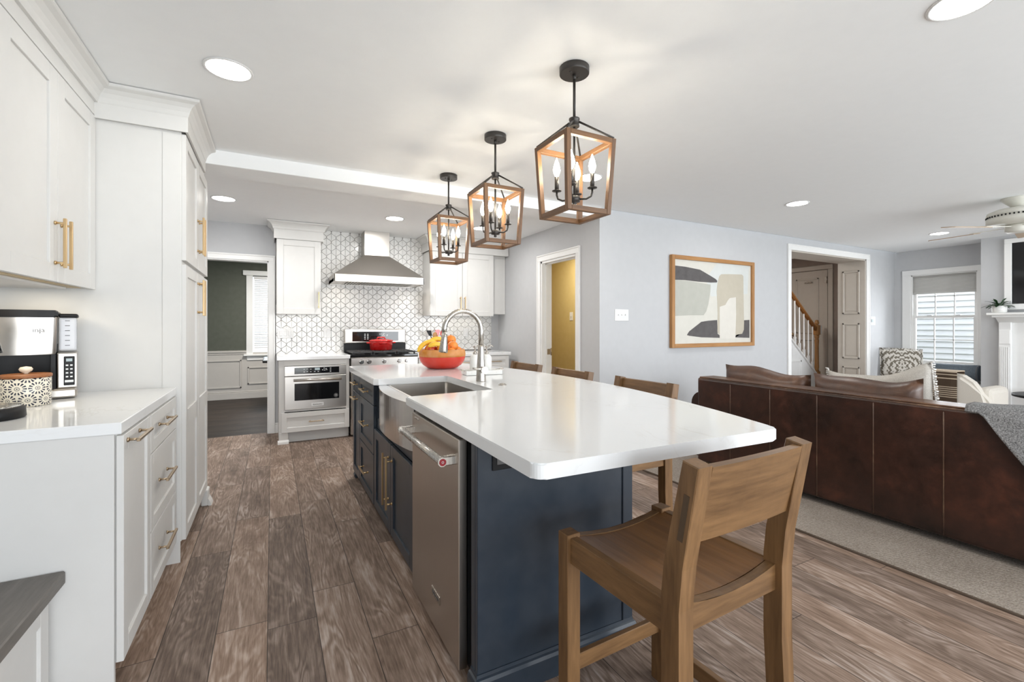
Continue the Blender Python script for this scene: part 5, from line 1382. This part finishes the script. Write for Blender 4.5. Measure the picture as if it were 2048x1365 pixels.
# fireplace, tv, plant
fp = thing('fireplace_mantel', 'white fireplace mantel with fluted pilaster at the right edge', 'fireplace', (8.45, 1.5, 0))
xm = 8.538
MB().box(8.30, xm, .56, 2.425, 1.395, 1.425, .005).build('mantel_shelf', M['trim'], fp)
m = MB(); m.box(8.34, xm, .60, 2.385, 1.365, 1.395, .004); m.prism([(8.36, 1.365), (xm, 1.365), (xm, 1.29), (8.46, 1.30)], .64, 2.355, 'y'); m.build('cornice', M['trim'], fp)
m = MB(); m.box(8.49, xm, .88, 2.10, 1.02, 1.30, .002); m.box(8.49, xm, 2.10, 2.26, 0, 1.30, .002); m.box(8.49, xm, .72, .88, 0, 1.30, .002); m.build('surround', M['trim'], fp)
for y0, y1 in ((2.235, 2.345), (.635, .745)):
    m = MB(); m.box(8.44, 8.49, y0, y1, 0, 1.30, .002); m.box(8.432, 8.44, y0 + .005, y1 - .005, 1.02, 1.20, .002)
    for i in range(5): yy = y0 + .012 + (y1 - y0 - .024) * (i + .5) / 5; m.box(8.433, 8.44, yy - .006, yy + .006, .16, .98, .002)
    m.build('pilaster', M['trim'], fp)
MB().box(8.525, xm, .88, 2.10, 0, 1.02).build('firebox', M['dark'], fp)
tv = thing('television', 'black flat television in a white frame above the mantel', 'television', (8.52, 1.6, 1.46))
MB().box(8.50, 8.53, .93, 2.24, 1.54, 2.33, .004).build('screen', M['blackglass'], tv)
m = MB(); 
for a in ((.86, 2.31, 1.465, 1.54), (.86, 2.31, 2.33, 2.39), (.86, .93, 1.54, 2.33), (2.24, 2.31, 1.54, 2.33)): m.box(8.49, xm, a[0], a[1], a[2], a[3], .004)
m.build('frame', M['trim'], tv)
pp = thing('potted_plant', 'small leafy green plant in a white pot on the mantel', 'plant', (8.375, 2.32, 1.4255))
c = (8.375, 2.32, 1.4255)
MB().lathe([(.062, 0), (.070, .006), (.072, .088), (.066, .09), (.064, .075), (0, .075)], c, 28).build('pot', M['ceramic'], pp)
MB().lathe([(.064, .0755), (.03, .082), (0, .083)], c, 20).build('soil', M['soil'], pp)
rnd = random.Random(4); m = MB()
for i in range(34):
    a = rnd.uniform(0, 2 * PI); el = rnd.uniform(.15, 1.2); r0 = rnd.uniform(.02, .06); L_ = rnd.uniform(.09, .15)
    d = Vector((math.cos(a) * math.cos(el), math.sin(a) * math.cos(el), math.sin(el) * .9)); b0 = Vector((c[0], c[1], c[2] + .08)) + d * r0
    side = d.cross(Vector((0, 0, 1))).normalized(); up_ = side.cross(d)
    V = []; 
    for t, w_ in ((0, .003), (.25, .014), (.5, .021), (.75, .016), (1, .001)):
        p = b0 + d * (L_ * t) - Vector((0, 0, .05 * t * t)); V += [tuple(p + side * w_), tuple(p + up_ * -.004), tuple(p - side * w_)]
    m.raw(V, [(3 * k + j, 3 * k + j + 1, 3 * k + j + 4, 3 * k + j + 3) for k in range(4) for j in (0, 1)], 0, True)
    m.tube([(c[0], c[1], c[2] + .075), tuple(b0)], .002, 5)
m.build('foliage', M['leaf'], pp)
dt = thing('side_table', 'black round table in front of the fireplace', 'table', (8.0, 1.70, 0))
MB().lathe([(.38, .415), (.40, .42), (.40, .445), (.38, .45), (0, .45)], (8.0, 1.70, 0), 40).build('tabletop', M['black'], dt)
for k in range(4):
    a = PI / 4 + k * PI / 2
    MB().cyl((8.0 + .30 * math.cos(a), 1.70 + .30 * math.sin(a), 0), (8.0 + .26 * math.cos(a), 1.70 + .26 * math.sin(a), .416), .018, seg=10).build('leg', M['black'], dt)

# framed painting
U_ = {}
def unp(px, py):      # point of the living-room wall seen at a position of the reference picture
    s_, c_ = math.sin(YAW), math.cos(YAW); a = (px - 1024) / F_PX
    rx, ry, rz = c_ * a + s_, -s_ * a + c_, (CY - py) / F_PX
    t = (YP - .02) / ry; return (rx * t, CAM_H + rz * t)
pf = thing('framed_painting', 'large abstract painting in beige and charcoal in an oak frame', 'painting', (4.63, YP, 1.0))
AX0, AX1, AZ0, AZ1 = 3.912, 5.335, 1.008, 2.046; fw = .045
m = MB(); m.box(AX0 + fw, AX1 - fw, YP - .045, YP - .001, AZ1 - fw, AZ1, .003); m.box(AX0 + fw, AX1 - fw, YP - .045, YP - .001, AZ0, AZ0 + fw, .003); m.box(AX0, AX0 + fw, YP - .045, YP - .001, AZ0, AZ1, .003, 1); m.box(AX1 - fw, AX1, YP - .045, YP - .001, AZ0, AZ1, .003, 1); m.build('frame', [M['oakx'], M['oakz']], pf)
x0, x1, z0, z1 = AX0 + fw, AX1 - fw, AZ0 + fw, AZ1 - fw
m = MB(); m.box(x0, x1, YP - .02, YP - .002, z0, z1, 0, 0)
arts = [
 (5, [(1110, 262), (1358, 300), (1345, 540), (1060, 560), (1020, 420)]),
 (2, [(770, 428), (900, 440), (1058, 466), (1056, 520), (1040, 620), (1024, 675), (1003, 706), (900, 706), (770, 712)]),
 (1, [(770, 316), (860, 327), (975, 350), (1010, 372), (1060, 400), (1098, 424), (1110, 438), (1106, 450), (1060, 451), (960, 444), (860, 432), (770, 428)]),
 (1, [(872, 860), (890, 832), (930, 800), (985, 757), (1040, 748), (1108, 743), (1112, 850), (1130, 864), (1130, 882), (985, 878), (890, 866)]),
 (1, [(1316, 745), (1360, 742), (1360, 882), (1250, 879), (1252, 862), (1295, 850), (1312, 830)]),
 (3, [(1126, 400), (1140, 386), (1200, 385), (1300, 388), (1312, 400), (1314, 560), (1316, 650), (1318, 760), (1316, 820), (1303, 850), (1258, 858), (1200, 858), (1125, 855), (1110, 835), (1112, 700), (1110, 600), (1104, 520), (1112, 450)]),
 (4, [(1128, 640), (1172, 625), (1190, 592), (1206, 572), (1254, 565), (1256, 700), (1250, 890), (1128, 888)]),
]
for k, (mi, pl) in enumerate(arts):
    q = [unp(1150 + px / 3.9, 450 + py / 3.9) for px, py in pl]
    q = [(min(max(a, x0 + .001), x1 - .001), min(max(b_, z0 + .001), z1 - .001)) for a, b_ in q]
    m.prism(q, YP - .0203 - .00025 * k, YP - .0199, 'y', 0, mi)
m.build('canvas', [M['art_bg'], M['art_dark'], M['art_grey'], M['art_tan'], M['art_white'], M['art_blue']], pf)

# table in the dining room
dn = thing('dining_table', 'dark dining table corner with pale blue runner seen through the doorway', 'table', (.55, 8.0, 0))
MB().box(-.12, 1.3, 7.55, 8.5, .715, .75, .006).build('tabletop', M['black'], dn)
MB().box(-.10, 1.28, 7.58, 8.48, .75, .753).build('runner', M['blue'], dn)
for x in (.05, 1.2):
    for y in (7.65, 8.4): MB().box(x - .03, x + .03, y - .03, y + .03, 0, .716, .004).build('leg', M['black'], dn)
